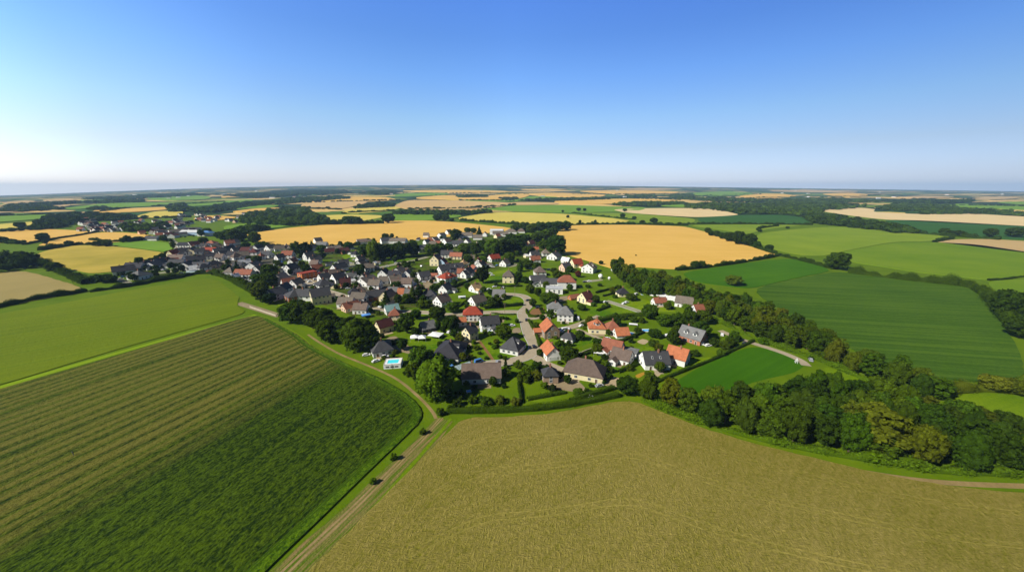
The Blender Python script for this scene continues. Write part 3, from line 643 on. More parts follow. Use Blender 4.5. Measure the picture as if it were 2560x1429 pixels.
T_SHRUB = """940 768 22 14 o;955 770 20 12 g;1055 772 36 20 g;1078 708 11 10 d;1085 728 26 18 g;433 694 10 9 d;1016 938 20 13 k;1320 942 36 28 g;1345 926 30 20 d;1310 957 40 28 g;1340 952 30 26 o;1296 922 26 18 g;1626 952 28 22 g;1636 868 28 18 d;931 1212 18 16 l;983 1152 18 20 g;1056 1088 18 16 l;1100 1040 22 20 g;1128 1030 26 16 g;1180 1010 30 18 g;1215 1014 34 18 g;1250 1012 32 18 o;1290 1014 30 16 o;1200 1006 22 14 d;1224 862 10 7 d;1245 858 9 8 d;1245 868 9 9 k;1216 899 12 8 d;1292 808 12 12 d;1256 798 14 7 d;1268 800 12 8 k;1262 900 14 10 d;1356 800 16 14 d;1364 836 14 12 g;1398 870 22 16 d;1380 846 12 10 g;1400 912 14 9 d;1480 884 14 9 d;1440 850 10 6 d;1540 795 18 12 d;1560 800 20 14 d;1585 806 22 14 g;1605 808 22 14 d;1500 800 16 9 g;1475 800 14 10 g;1840 855 30 26 g;1815 875 28 24 g;1830 868 26 24 d;1910 862 24 16 l;1805 890 24 16 g;1790 868 26 22 d;1720 885 18 12 d;1695 880 16 12 d;1740 892 22 16 g;2030 900 14 10 d;2065 900 40 22 g;1150 1000 30 22 d;1142 1018 28 18 d;1300 700 14 9 d;1280 706 14 8 d;1240 714 12 7 d;1360 705 14 10 d;1385 712 16 10 d;1510 770 12 9 d;1518 762 9 8 d;1570 706 16 10 d;1545 720 12 8 d;1500 716 14 8 d;1470 720 14 9 d;1590 640 4 4 d"""
for row in T_SHRUB.split(';'):
    x, y, w, h, c = row.split(); tree_px(float(x), float(y), float(w), float(h), 'shrub', c, group='bushes in gardens and along tracks')

# small trees and bushes between the houses of the dense quarter
rg = random.Random(21)
GAPS = []
def fill_gaps(n, poly, kinds, near=None):
    k = 0
    for _ in range(6000):
        if k >= n: break
        x = rg.uniform(min(p[0] for p in poly), max(p[0] for p in poly)); y = rg.uniform(min(p[1] for p in poly), max(p[1] for p in poly))
        if not inside((x, y), poly): continue
        v = P(x, y)
        if any((v.x-h[0])**2 + (v.y-h[1])**2 < (h[2]+1.5)**2 for h in FOOT) or any((v.x-g.x)**2 + (v.y-g.y)**2 < 22 for g in GAPS): continue
        if any((v.x-q[0])**2 + (v.y-q[1])**2 < (q[2]+1.6)**2 for q in ROADPTS): continue
        if near and not any((v.x-h[0])**2 + (v.y-h[1])**2 < (h[2]+near)**2 for h in FOOT): continue
        GAPS.append(v); k += 1; s = rg.uniform(.7, 1.3)
        if near:
            if rg.random() < .72: tree(v, 3.4*s, 2.6*s, 'shrub', rg.choice('dkgol'), 'bushes in gardens and along tracks')
            else: tree(v, 5.0*s, 5.6*s, rg.choice(['round', 'oval']), rg.choice('ddgo'), look='small rounded garden tree', name='garden_tree')
            continue
        if rg.random() < .45: tree(v, 4.2*s, 3.2*s, 'shrub', rg.choice('dkg'), 'bushes in gardens and along tracks')
        else: tree(v, 5.5*s, 6.5*s, rg.choice(['round', 'oval']), rg.choice('ddkg'), look='small dark garden tree', name='garden_tree')
# ------------------------------------------------------------------ the two near woods, tree by tree
def inside(p, poly):
    c = False; n = len(poly)
    for i in range(n):
        a, b = poly[i], poly[(i+1) % n]
        if (a[1] > p[1]) != (b[1] > p[1]) and p[0] < (b[0]-a[0])*(p[1]-a[1])/(b[1]-a[1]) + a[0]: c = not c
    return c
def scatter(poly_px, gap, seed, tries=9000):
    w = [P(*p) for p in poly_px]; w = [(v.x, v.y) for v in w]
    rng = random.Random(seed); x0, x1 = min(p[0] for p in w), max(p[0] for p in w); y0, y1 = min(p[1] for p in w), max(p[1] for p in w)
    out = []
    for _ in range(tries):
        q = (rng.uniform(x0, x1), rng.uniform(y0, y1))
        if inside(q, w) and all((q[0]-o[0])**2 + (q[1]-o[1])**2 > gap*gap for o in out): out.append(q)
    return out, rng
ORD = ['first', 'second', 'third', 'fourth', 'fifth', 'sixth', 'seventh', 'eighth', 'ninth', 'tenth', 'eleventh', 'twelfth', 'thirteenth', 'fourteenth', 'fifteenth', 'sixteenth', 'seventeenth', 'eighteenth', 'nineteenth', 'twentieth']
for k in range(1, 10): ORD.append('twenty-' + ORD[k-1])
ORD.append('thirtieth')
for k in range(1, 10): ORD.append('thirty-' + ORD[k-1])
ORD.append('fortieth')
for k in range(1, 10): ORD.append('forty-' + ORD[k-1])
W1 = [(1528, 676), (1548, 668), (1560, 688), (1640, 705), (1705, 722), (1748, 745), (1800, 757), (1870, 772), (1925, 797), (2012, 834), (2105, 898), (2200, 938), (2300, 968), (2350, 1000), (2290, 995), (2200, 962), (2120, 928), (2040, 892), (1965, 870), (1900, 848), (1830, 812), (1790, 795), (1740, 772), (1690, 750), (1640, 744), (1600, 735), (1556, 706)]
W2 = [(1606, 994), (1700, 1020), (1780, 1026), (1850, 1018), (1950, 1008), (2050, 1002), (2150, 1010), (2250, 1026), (2350, 1048), (2440, 1108), (2600, 1125), (2660, 1190), (2520, 1184), (2340, 1180), (2260, 1162), (2180, 1148), (2080, 1134), (2000, 1116), (1900, 1098), (1800, 1068), (1700, 1040), (1630, 1014)]
def wood(poly, gap, seed, hgt, wid, cols, group, where):
    pts, rng = scatter(poly, gap, seed)
    pts.sort(key=lambda q: to_px(Vector((q[0], q[1], 0)))[0])
    n = len(pts)
    # rows: front, middle, back by how many neighbours stand between the tree and the camera
    rows = {'front': [], 'middle': [], 'back': []}
    for q in pts:
        px = to_px(Vector((q[0], q[1], 0)))[0]; 
        col_ = [o for o in pts if abs(to_px(Vector((o[0], o[1], 0)))[0]-px) < 60]; col_.sort(key=lambda o: o[1])
        k = col_.index(q)/max(1, len(col_)-1) if len(col_) > 1 else 0
        rows['front' if k < .34 else 'middle' if k < .67 else 'back'].append(q)
    for rname, qs in rows.items():
        for i, q in enumerate(qs):
            c = rng.choice(cols)
            h = rng.uniform(*hgt); w = rng.uniform(*wid)
            kind = rng.choice(['round', 'oval', 'oval', 'willow'])
            v = Vector((q[0], q[1], 0))
            tree(v, w if kind == 'round' else w*.85, h, kind, c, group, label=f'{TREE_LOOK[c]} leafy tree, {ORD[i]} from left in the {rname} row of {where}', name='woodland_tree')
wood(W1, 6.9, 3, (9.5, 15), (8.5, 12), 'oggdgo', 'trees of the long wooded belt', 'the long tree belt')
wood(W2, 6.5, 5, (10.5, 16.5), (8.5, 12.5), 'ddggodg', 'trees of the wood beside the stubble', 'the stubble-edge wood')
tree_px(2215, 1150, 118, 138, 'oval', 'b', group='trees of the wood beside the stubble', look='tall pale yellowish green tree at the wood edge')
for x, y, w, h, c in [(2105, 676, 56, 46, 'd'), (1840, 716, 46, 26, 'o'), (1740, 672, 24, 20, 'd'), (1757, 671, 20, 19, 'd'), (1503, 662, 12, 11, 'd'), (1925, 628, 20, 17, 'd'), (1970, 572, 9, 7, 'd'), (2535, 800, 64, 76, 'd'), (2570, 850, 60, 60, 'd'), (2505, 770, 36, 44, 'd'), (2545, 830, 44, 40, 'g'), (2482, 594, 26, 24, 'd'), (2545, 594, 34, 26, 'd'), (2365, 588, 22, 18, 'd'), (2402, 592, 34, 16, 'd'),
                      (2360, 985, 40, 36, 'o'), (2500, 985, 60, 44, 'b'), (2550, 990, 50, 40, 'o'), (2470, 1072, 60, 46, 'o'), (2540, 1088, 70, 50, 'd')]:
    tree_px(x, y, w, h, 'round', c, group='lone trees in the field hedges', name='hedgerow_tree')
for x, y, w, h in [(1420, 545, 9, 8), (1447, 528, 12, 9), (1462, 528, 10, 8), (1407, 531, 7, 6), (1557, 545, 14, 12), (1586, 550, 12, 10), (1563, 529, 12, 8), (1607, 561, 14, 11), (1636, 559, 20, 15), (1700, 563, 12, 8), (1672, 562, 16, 6), (1450, 561, 8, 12), (1488, 561, 8, 12), (1771, 583, 16, 14), (1780, 590, 18, 14), (1793, 592, 16, 16), (1808, 598, 20, 18), (1825, 604, 26, 24), (1850, 612, 34, 34), (1878, 616, 34, 32), (1895, 622, 20, 20),
                   (870, 561, 34, 22), (890, 561, 26, 20), (968, 558, 34, 24), (945, 558, 14, 8), (1093, 553, 26, 18), (1112, 553, 24, 17), (1128, 554, 14, 10), (850, 560, 18, 12), (832, 562, 20, 14), (815, 562, 18, 15), (45, 572, 22, 18), (100, 604, 26, 22), (110, 610, 12, 10), (168, 615, 18, 14), (128, 682, 32, 27), (103, 668, 20, 14), (185, 700, 24, 18), (205, 708, 16, 16), (235, 706, 26, 20), (255, 708, 38, 22), (272, 708, 26, 20), (240, 616, 30, 14), (262, 617, 24, 14)]:
    tree_px(x, y, w, h, 'round', 'd', group='trees along the far hedges', name='hedgerow_tree')

# ------------------------------------------------------------------ hedges and far woods
def hedge_mesh(pts, w, h, dens, size, seed, bump=.25, tuft=0.0):
    rng = np.random.default_rng(seed)
    pts = chaikin(pts, .25, 1, closed=False)
    seg = [(a, b, (b-a).length) for a, b in zip(pts, pts[1:])]
    tot = sum(s[2] for s in seg)
    # core
    V, F = [], []; k = 0
    step = max(1.2, tot/300)
    prof = [(-.42, 0), (-.46, .5), (-.3, .86), (0, .95), (.3, .86), (.46, .5), (.42, 0)]
    cs = []
    ph = rng.uniform(0, 6.28, 4)
    def hh(d): return 1 + bump*(.5*math.sin(d/5.3+ph[0]) + .5*math.sin(d/2.1+ph[1]) + .5*tuft*math.sin(d/13+ph[2]))
    d0 = 0
    for a, b, l in seg:
        n_ = max(1, int(l/step)); t_ = (b-a)/l; nn = Vector((-t_.y, t_.x, 0))
        for j in range(n_):
            cs.append((a.lerp(b, j/n_), nn, d0 + l*j/n_))
        d0 += l
    cs.append((pts[-1], nn, d0))
    for p, nn, d in cs:
        q = hh(d)
        for u, z in prof: V.append(p + nn*(u*w*(.8+.2*q)*.9) + Vector((0, 0, z*h*q*.88)))
    m = len(prof)
    for i in range(len(cs)-1):
        for j in range(m-1): F.append((i*m+j, (i+1)*m+j, (i+1)*m+j+1, i*m+j+1))
    Vc = np.array([tuple(v) for v in V]); Fc = np.array(F)
    N = int(tot * (w + 2*h) * dens)
    dd = rng.uniform(0, tot, N); cum = np.cumsum([0] + [s[2] for s in seg]); si = np.clip(np.searchsorted(cum, dd)-1, 0, len(seg)-1)
    A = np.array([tuple(s[0]) for s in seg])[si]; B = np.array([tuple(s[1]) for s in seg])[si]; Ls = np.array([s[2] for s in seg])[si]
    f = ((dd - cum[si])/Ls)[:, None]; c0 = A + (B-A)*f; T = (B-A)/Ls[:, None]; NN = np.column_stack([-T[:, 1], T[:, 0], np.zeros(N)])
    th = rng.uniform(0, math.pi, N); q = 1 + bump*(.5*np.sin(dd/5.3+ph[0]) + .5*np.sin(dd/2.1+ph[1]) + .5*tuft*np.sin(dd/13+ph[2]))
    rj = rng.uniform(.85, 1.12, N)*q
    ca, sa = np.cos(th), np.sin(th)
    sq = lambda v: np.sign(v)*np.abs(v)**.55
    c = c0 + NN*(sq(ca)*w/2*rj)[:, None]; c[:, 2] += np.maximum(sq(sa)*h*rj*.93, .1)
    nr = NN*ca[:, None] + np.array([0, 0, 1])*sa[:, None] + rng.normal(size=(N, 3))*.45
    v, fq = leaf_quads(c, nr, size, rng)
    return mesh_np('hedge', np.concatenate([Vc, v]), np.concatenate([Fc, fq + len(Vc)]), LEAF, np.concatenate([np.full(len(Fc), .8), rng.uniform(.65, 1.3, N)]))
def hedge(px, w, h, col='d', look='clipped dark green hedge', name='hedge', bump=.22, tuft=0., label=None, group='hedges around gardens and fields'):
    pts = [P(*p) for p in px]; mid = pts[len(pts)//2]; s = ppm(mid)
    size = max(.2, .75/s); dens = min(5, .75/(size*size))
    tot = sum((b-a).length for a, b in zip(pts, pts[1:]))
    dens = min(dens, 30000/(tot*(w+2*h)))
    o = obj(name, hedge_mesh(pts, w, h, dens, size, len(THINGS), bump, tuft))
    o.color = (*GREENS[col], 1)
    thing(o, look, 'hedge', group, sum(pts, Vector())/len(pts), label)
    return o
for px, w, h, c, look in [
    ([(1118, 1030), (1200, 1030), (1300, 1027), (1400, 1018), (1490, 1002), (1545, 990)], 3.2, 2.6, 'g', 'long thick green hedge between gardens and stubble field'),
    ([(1296, 958), (1303, 1004)], 1.4, 1.8, 'd', 'straight clipped garden hedge running towards the stubble'),
    ([(1318, 1000), (1360, 992), (1412, 982)], 2.2, 1.8, 'g', 'uneven garden hedge below the brown wall shed'),
    ([(1425, 1003), (1475, 990), (1535, 972)], 2.4, 2.4, 'g', 'leafy hedge in front of the long brown bungalow'),
    ([(1632, 960), (1700, 932), (1780, 901), (1850, 869), (1884, 853)], 1.6, 1.7, 'd', 'long dark hedge along the playing field'),
    ([(1546, 932), (1570, 922), (1597, 911)], 1.8, 1.9, 'd', 'short dark hedge left of the L-shaped house'),
    ([(1484, 912), (1520, 897)], 1.8, 1.6, 'd', 'short dark hedge below the white terrace'),
    ([(1448, 892), (1505, 872), (1545, 858)], 1.5, 1.8, 'd', 'dark hedge beside the long garden drive'),
    ([(1537, 858), (1570, 848), (1606, 832)], 2.2, 2.0, 'd', 'dark hedge behind the small orange roof'),
    ([(1322, 802), (1332, 820), (1344, 846), (1349, 868)], 2.0, 1.8, 'g', 'hedge curving along the village road'),
    ([(1490, 733), (1520, 725), (1552, 718)], 1.6, 2.0, 'k', 'dark straight hedge across the upper right lawn'),
    ([(1508, 741), (1548, 731)], 1.6, 1.8, 'k', 'short dark hedge beside the cream bungalow'),
    ([(1493, 778), (1524, 767)], 2.2, 2.2, 'd', 'short square hedge on the lawn by the grey lane'),
    ([(1455, 815), (1500, 803), (1540, 794), (1600, 788), (1650, 795)], 3.4, 3.0, 'g', 'tall wild hedge across the middle gardens'),
    ([(1132, 720), (1165, 706), (1198, 690)], 2.2, 2.4, 'd', 'diagonal dark hedge above the narrow lane'),
    ([(1236, 714), (1270, 717), (1306, 716)], 2.0, 2.0, 'k', 'dark hedge in front of the taupe-roofed house'),
    ([(1212, 772), (1250, 768), (1308, 763)], 2.6, 2.6, 'k', 'dark hedge on the lawn inside the road loop'),
    ([(1316, 774), (1317, 786), (1335, 794), (1348, 790)], 1.6, 1.6, 'g', 'low hedge curving round the brown soil plot'),
    ([(1146, 768), (1162, 756), (1178, 746)], 1.6, 1.8, 'd', 'narrow hedge beside the lawn by the lane'),
    ([(1228, 782), (1260, 787), (1290, 786)], 1.0, .9, 'd', 'low hedge along the curved village street'),
    ([(-60, 780), (0, 768), (100, 746), (190, 734), (214, 727)], 4.5, 3.6, 'd', 'tall bushy hedge between the tan and green fields'),
    ([(225, 730), (330, 715), (372, 707), (400, 701), (450, 694), (490, 684), (535, 684)], 5.0, 4.0, 'd', 'long uneven hedge along the far side of the green field'),
    ([(535, 685), (570, 697), (600, 714), (632, 732)], 5.0, 5.0, 'g', 'bushy hedge at the corner of the green field'),
    ([(60, 612), (120, 600), (200, 589), (246, 579)], 5.0, 3.0, 'd', 'dark hedge between two wheat fields'),
    ([(98, 626), (140, 620), (192, 612), (225, 612)], 7.0, 5.0, 'd', 'bushy hedge behind the yellow field'),
    ([(1690, 676), (1760, 670), (1860, 656), (1950, 639)], 4.0, 3.5, 'd', 'dark hedge below the big wheat field'),
    ([(1780, 585), (1860, 610), (1945, 638), (2012, 654), (2085, 674)], 5.0, 3.6, 'd', 'hedge slanting down from the wheat field'),
    ([(2120, 682), (2200, 693), (2330, 708), (2420, 716), (2458, 735), (2490, 772), (2520, 810)], 8.0, 6.5, 'g', 'tall bushy hedgerow above the striped dark green field'),
    ([(2470, 701), (2520, 698), (2580, 690)], 2.0, 2.0, 'd', 'thin dark hedge between two light green fields'),
    ([(2335, 606), (2362, 600), (2380, 597)], 6.0, 4.0, 'd', 'short dark hedge beside the tan field'),
    ([(2345, 984), (2400, 975), (2470, 972), (2560, 982), (2620, 990)], 7.0, 5.0, 'b', 'thick yellowish hedge below the dark green field'),
    ([(1150, 552), (1215, 556), (1285, 561), (1420, 562)], 8.0, 5.5, 'd', 'dark hedge behind the central wheat field'),
    ([(1420, 563), (1560, 561), (1720, 564)], 7.0, 5.5, 'd', 'dark hedge behind the big wheat field'),
    ([(1720, 560), (1860, 560), (2030, 562)], 6.0, 4.0, 'd', 'thin dark hedge below the bluish field'),
    ([(1430, 533), (1500, 541), (1585, 550)], 6.0, 4.0, 'd', 'hedge along the pale yellow field'),
    ([(760, 563), (830, 561), (900, 560), (960, 559)], 10.0, 9.0, 'd', 'dark tree hedge behind the central wheat field'),
    ([(650, 617), (730, 620), (830, 618), (900, 612)], 6.0, 4.0, 'd', 'hedge between the wheat and the village'),
    ([(2180, 570), (2300, 585), (2400, 592), (2500, 600)], 8.0, 6.0, 'd', 'dark hedge below the long bluish field'),
    ([(1900, 580), (1890, 572), (1945, 565)], 5.0, 4.0, 'd', 'short dark hedge by the light green field'),
    ([(85, 650), (120, 664), (170, 690), (215, 710)], 7.0, 5.0, 'd', 'dark hedge beside the yellow field lane'),
    ([(225, 600), (300, 606), (390, 597), (430, 604)], 5.0, 3.5, 'd', 'hedge along the road behind the yellow field'),
    ([(300, 690), (340, 676), (420, 655)], 5.0, 4.0, 'd', 'dark hedge between the yellow field and houses')]:
    big = h > 3.2
    hedge(px, w, h, c, look, 'hedgerow' if big else 'hedge', .5 if big else .2, 1.0 if big else 0, label=look)

def wood_mass(name, poly, gap, size, seed, col, lift=0, hgt=(8, 14)):
    """a far-off wood that reads as one mass: lumpy canopy of leaf clumps"""
    gap *= 1.25
    pts, rng = scatter(poly, gap, seed, 3000)
    nr = np.random.default_rng(seed); V, F, T = [], [], []; nb = 0
    F3, V3, T3 = [], [], []
    for q in pts:
        h = rng.uniform(*hgt)*rng.choice((.8, 1, 1.25)); w = gap*rng.uniform(.45, .8); z0 = float(relief(q[0], q[1]))
        d = nr.normal(size=(110 if gap < 18 else 50, 3)); d[:, 2] = np.abs(d[:, 2])*1.0 - .15; d /= np.linalg.norm(d, axis=1, keepdims=True)
        c = np.array([q[0], q[1], z0 + h*.5]) + d*np.array([w, w, h*.5])*nr.uniform(.85, 1.1, (len(d), 1))
        v, f = leaf_quads(c, d + nr.normal(size=d.shape)*.4, w*.24, nr); V.append(v); F.append(f+nb); nb += len(v)
        tt = rng.uniform(.62, 1.25); T.append(tt*nr.uniform(.8, 1.2, len(f)))
        iv, if_ = ICO1; cv = np.array([q[0], q[1], z0 + h*.45]) + iv*np.array([w*.9, w*.9, h*.47]); V.append(cv); F3.append(if_+nb); nb += len(cv); T3.append(np.full(len(if_), .85*tt))
    if not pts: return
    o = obj(name, mesh_np(name, np.concatenate(V), [np.concatenate(F), np.concatenate(F3)], LEAF, np.concatenate(T+T3)), kind='stuff')
    o.color = (*GREENS[col], 1)
    return o
WOODS = [([(-60, 652), (40, 642), (88, 652), (84, 668), (60, 674), (0, 682), (-60, 690)], 8), ([(600, 556), (620, 540), (690, 526), (760, 520), (786, 538), (826, 552), (780, 564), (700, 566), (640, 562)], 12), ([(984, 536), (1000, 530), (1060, 531), (1120, 533), (1222, 529), (1226, 533), (1130, 538), (1050, 537)], 12),
 ([(884, 520), (920, 514), (950, 508), (985, 513), (980, 518), (890, 522)], 13), ([(1140, 492), (1180, 488), (1218, 491), (1218, 494), (1150, 495)], 16), ([(1375, 499), (1440, 497), (1518, 496), (1522, 499), (1440, 502), (1380, 503)], 16),
 ([(1310, 501), (1350, 499), (1385, 500), (1360, 504)], 14), ([(1530, 513), (1600, 507), (1700, 507), (1720, 510), (1640, 516), (1560, 516)], 14), ([(1710, 520), (1725, 512), (1800, 510), (1900, 512), (2000, 506), (2100, 510), (2160, 518), (2060, 528), (2030, 542), (1950, 536), (1860, 536), (1800, 528)], 16),
 ([(2010, 548), (2030, 540), (2080, 540), (2130, 552), (2200, 562), (2270, 576), (2285, 583), (2240, 583), (2160, 572), (2060, 562), (2028, 557)], 12), ([(2190, 524), (2230, 512), (2300, 512), (2400, 522), (2500, 530), (2600, 538), (2600, 545), (2480, 536), (2330, 534)], 15),
 ([(1700, 498), (1800, 494), (1850, 500), (1960, 500), (2080, 498), (2200, 506), (2100, 508), (1960, 506), (1800, 506)], 22), ([(125, 545), (160, 538), (230, 540), (330, 540), (335, 548), (300, 552), (230, 554), (190, 556), (150, 570), (95, 576), (92, 562)], 11), ([(300, 576), (320, 568), (390, 566), (420, 570), (400, 576), (330, 580)], 10), ([(420, 520), (470, 522), (540, 524), (540, 532), (470, 530), (430, 532)], 12),
 ([(500, 524), (560, 512), (640, 506), (680, 510), (620, 518), (540, 530)], 15), ([(220, 525), (260, 520), (275, 524), (240, 527)], 14), ([(200, 508), (300, 500), (360, 502), (350, 507), (230, 509)], 18), ([(590, 580), (640, 570), (670, 574), (640, 580), (610, 586)], 11), ([(440, 512), (460, 510), (465, 516), (445, 518)], 12),
 ([(660, 505), (720, 498), (850, 492), (880, 496), (760, 506), (690, 512)], 17), ([(560, 490), (700, 478), (860, 476), (880, 484), (740, 490), (640, 496)], 26), ([(900, 484), (960, 476), (1000, 480), (960, 488)], 24), ([(0, 530), (40, 520), (110, 518), (160, 524), (60, 530)], 18), ([(0, 518), (120, 510), (190, 506), (180, 510), (60, 520)], 20),
 ([(200, 498), (340, 490), (480, 484), (520, 488), (380, 496), (260, 500)], 28), ([(1660, 490), (1720, 486), (1740, 492), (1700, 496)], 22), ([(2200, 504), (2300, 500), (2440, 504), (2400, 508), (2280, 510)], 24), ([(2060, 512), (2100, 520), (2060, 524)], 14), ([(1560, 490), (1620, 488), (1640, 493), (1580, 494)], 20), ([(1250, 497), (1290, 495), (1295, 499), (1260, 500)], 16)]
for i, (pp, g) in enumerate(WOODS):
    wood_mass('far_wood', pp, g, 1.6, 100+i, 'g' if i % 3 else 'd', hgt=(6, 13) if g < 16 else (8, 15))
# thin lines of trees between the far fields
for i, (a, b) in enumerate([((0, 541), (130, 536)), ((140, 546), (320, 521)), ((380, 516), (560, 505)), ((690, 519), (850, 524)), ((760, 507), (1000, 500)), ((980, 527), (850, 534)), ((1020, 524), (1240, 520)), ((1150, 501), (1400, 503)), ((1180, 520), (1290, 513)), ((1500, 495), (1700, 500)), ((1430, 486), (1690, 485)), ((1840, 497), (2000, 492)), ((2300, 536), (2450, 534)), ((2310, 512), (2560, 517)), ((0, 607), (60, 609)), ((0, 580), (130, 572)), ((330, 548), (480, 543)), ((1060, 490), (1330, 486)), ((985, 484), (1300, 482)), ((2045, 494), (2200, 488)), ((1740, 490), (1900, 486))]):
    va, vb = P(*a), P(*b); n_ = Vector((-(vb-va).y, (vb-va).x, 0)).normalized()*(4 + va.y/900)
    r_ = random.Random(i); c0 = [va.lerp(vb, k/5) + n_*r_.uniform(-.3, .3) for k in range(6)]
    poly = [c + n_ for c in c0] + [c - n_ for c in reversed(c0)]
    pts = [to_px(Vector((v.x, v.y, float(relief(v.x, v.y))))) for v in poly]
    wood_mass('far_treeline', pts, 8 + va.y/400, 1.4, 300+i, 'd', hgt=(3.5, 9))

for nm, px, w, h, c in [('undergrowth', [(1606, 1000), (1640, 1014), (1740, 1052), (1850, 1086), (1960, 1112), (2080, 1135), (2180, 1150), (2280, 1166), (2360, 1180), (2520, 1184), (2620, 1186)], 3.5, 2.2, 'l'), ('undergrowth', [(1560, 712), (1610, 738), (1660, 752), (1740, 778), (1800, 806), (1850, 830), (1900, 852), (1970, 876), (2040, 898), (2120, 932), (2200, 966)], 3.0, 2.2, 'l')]:
    pts = [P(*p) for p in px]; o = obj(nm, hedge_mesh(pts, w, h, 5, .34, 77, .7, 1.0), kind='stuff'); o.color = (*GREENS[c], 1)
# ------------------------------------------------------------------ houses
TILE = {'1': (280, 560, 8.404), '2': (430, 560, 8.404), '3': (640, 570, 8.404), '4': (840, 560, 8.404), '5': (1040, 550, 8.404), '6': (1240, 550, 7.147), '7': (640, 680, 8.404), '8': (860, 660, 8.404),
        'A': (900, 700, 4.202), 'B': (1300, 680, 4.202), 'R': (1500, 600, 7.147), 'F': (0, 450, 4.0), 'p': (0, 0, 1.0)}
def tp(t, x, y): o = TILE[t]; return o[0] + x/o[2], o[1] + y/o[2]
ROOFC = {'S': ((.058, .058, .064), 'slate'), 'D': ((.035, .034, .042), 'blackish'), 'G': ((.15, .15, .148), 'grey'), 'B': ((.145, .105, .085), 'brown'), 'T': ((.150, .124, .100), 'taupe'),
         'R': ((.26, .045, .022), 'red'), 'O': ((.40, .135, .060), 'orange'), 'Q': ((.30, .110, .065), 'rust orange'), 'M': ((.085, .024, .022), 'maroon'), 'K': ((.24, .085, .050), 'brick-red'),
         'L': ((.50, .51, .52), 'pale grey'), 'W': ((.72, .72, .72), 'white'), 'U': ((.10, .25, .55), 'blue'), 'H': ((.22, .36, .35), 'teal'), 'N': ((.40, .27, .14), 'tan')}
WALLC = {'W': ((.78, .77, .74), 'white'), 'Y': ((.74, .64, .40), 'cream'), 'K': ((.34, .13, .075), 'brick'), 'N': ((.26, .18, .12), 'brown'), 'O': ((.52, .18, .06), 'orange'), 'P': ((.70, .47, .33), 'peach'), 'D': ((.12, .11, .11), 'dark'), 'U': ((.45, .60, .78), 'pale blue')}
def roof_mat(c):
    def mk():
        t = NT('roof_tiles'); tc = t.n('ShaderNodeTexCoord')
        n1 = t.noise(tc.outputs['Object'], .55, 5, .7); n2 = t.noise(tc.outputs['Object'], 3.5, 3, .6)
        oi = t.n('ShaderNodeObjectInfo')
        k = t.math('MULTIPLY_ADD', t.math('SUBTRACT', n1, .5), 1.1, 1.0)
        k = t.math('MULTIPLY_ADD', t.math('SUBTRACT', n2, .5), .7, k)
        k = t.math('MULTIPLY', k, t.math('MULTIPLY_ADD', oi.outputs['Random'], .4, .8))
        sx = t.n('ShaderNodeSeparateXYZ'); t.l(tc.outputs['Object'], sx.inputs[0])
        rows = t.math('FRACT', t.math('MULTIPLY', sx.outputs[2], 3.4))
        k = t.math('MULTIPLY', k, t.math('MULTIPLY_ADD', rows, .22, .89))
        v = t.n('ShaderNodeVectorMath', operation='SCALE'); v.inputs[0].default_value = ROOFC[c][0]; t.l(k, v.inputs['Scale'])
        t.bsdf(v.outputs[0], .8, t.math('ADD', rows, n2), .06, spec=.2); return t.m
    return cached('roof' + c, mk)
def wall_mat(c):
    def mk():
        t = NT('render'); tc = t.n('ShaderNodeTexCoord'); oi = t.n('ShaderNodeObjectInfo')
        n1 = t.noise(tc.outputs['Object'], .5, 5, .7)
        k = t.math('MULTIPLY_ADD', t.math('SUBTRACT', n1, .5), .35, t.math('MULTIPLY_ADD', oi.outputs['Random'], .16, .86))
        v = t.n('ShaderNodeVectorMath', operation='SCALE'); v.inputs[0].default_value = WALLC[c][0]; t.l(k, v.inputs['Scale'])
        col = v.outputs[0]
        if c in 'KNO':
            br = t.n('ShaderNodeTexBrick'); br.inputs['Scale'].default_value = 3; t.l(tc.outputs['Object'], br.inputs['Vector'])
            br.inputs['Color1'].default_value = (1, 1, 1, 1); br.inputs['Color2'].default_value = (.75, .75, .75, 1); br.inputs['Mortar'].default_value = (1.25, 1.3, 1.35, 1)
            col = t.mix(1.0, col, br.outputs['Color'], 'MULTIPLY')
        t.bsdf(col, .85, n1, .03, spec=.1); return t.m
    return cached('wall' + c, mk)
GLASS = plain('window_glass', (.03, .04, .05), .12, .6, .1)
FRAME = plain('white_frames', (.7, .7, .68), .5)
DOORW = plain('wooden_door', (.12, .07, .04), .6)
CHIM = plain('chimney_brick', (.30, .14, .09), .9)
GUTT = plain('zinc', (.35, .36, .37), .4, .5)
def window_mesh(w, h):
    def mk():
        mb = MB()
        mb.box(-w/2, w/2, -.02, .03, -h/2, h/2, 0)
        f = .09
        for x0, x1, z0, z1 in ((-w/2-f, w/2+f, h/2, h/2+f), (-w/2-f, w/2+f, -h/2-f*1.6, -h/2), (-w/2-f, -w/2, -h/2, h/2), (w/2, w/2+f, -h/2, h/2), (-.03, .03, -h/2, h/2)):
            mb.box(x0, x1, -.02, .07, z0, z1, 1)
        return mb.mesh('window', [GLASS, FRAME])
    return cached(('win', w, h), mk)
def door_mesh():
    def mk():
        mb = MB(); mb.box(-.5, .5, -.02, .05, 0, 2.05, 0); mb.box(-.6, .6, -.02, .09, 2.05, 2.18, 1); mb.box(-.6, -.5, -.02, .09, 0, 2.05, 1); mb.box(.5, .6, -.02, .09, 0, 2.05, 1)
        return mb.mesh('door', [DOORW, FRAME])
    return cached('door', mk)
def garage_mesh(w):
    def mk():
        mb = MB(); mb.box(-w/2, w/2, -.02, .05, 0, 2.2, 0)
        for k in range(4): mb.box(-w/2, w/2, .05, .07, .1+k*.53, .55+k*.53, 0)
        return mb.mesh('garage_door', [cached('gd', lambda: plain('garage_door', (.62, .62, .6), .5))])
    return cached(('gar', w), mk)
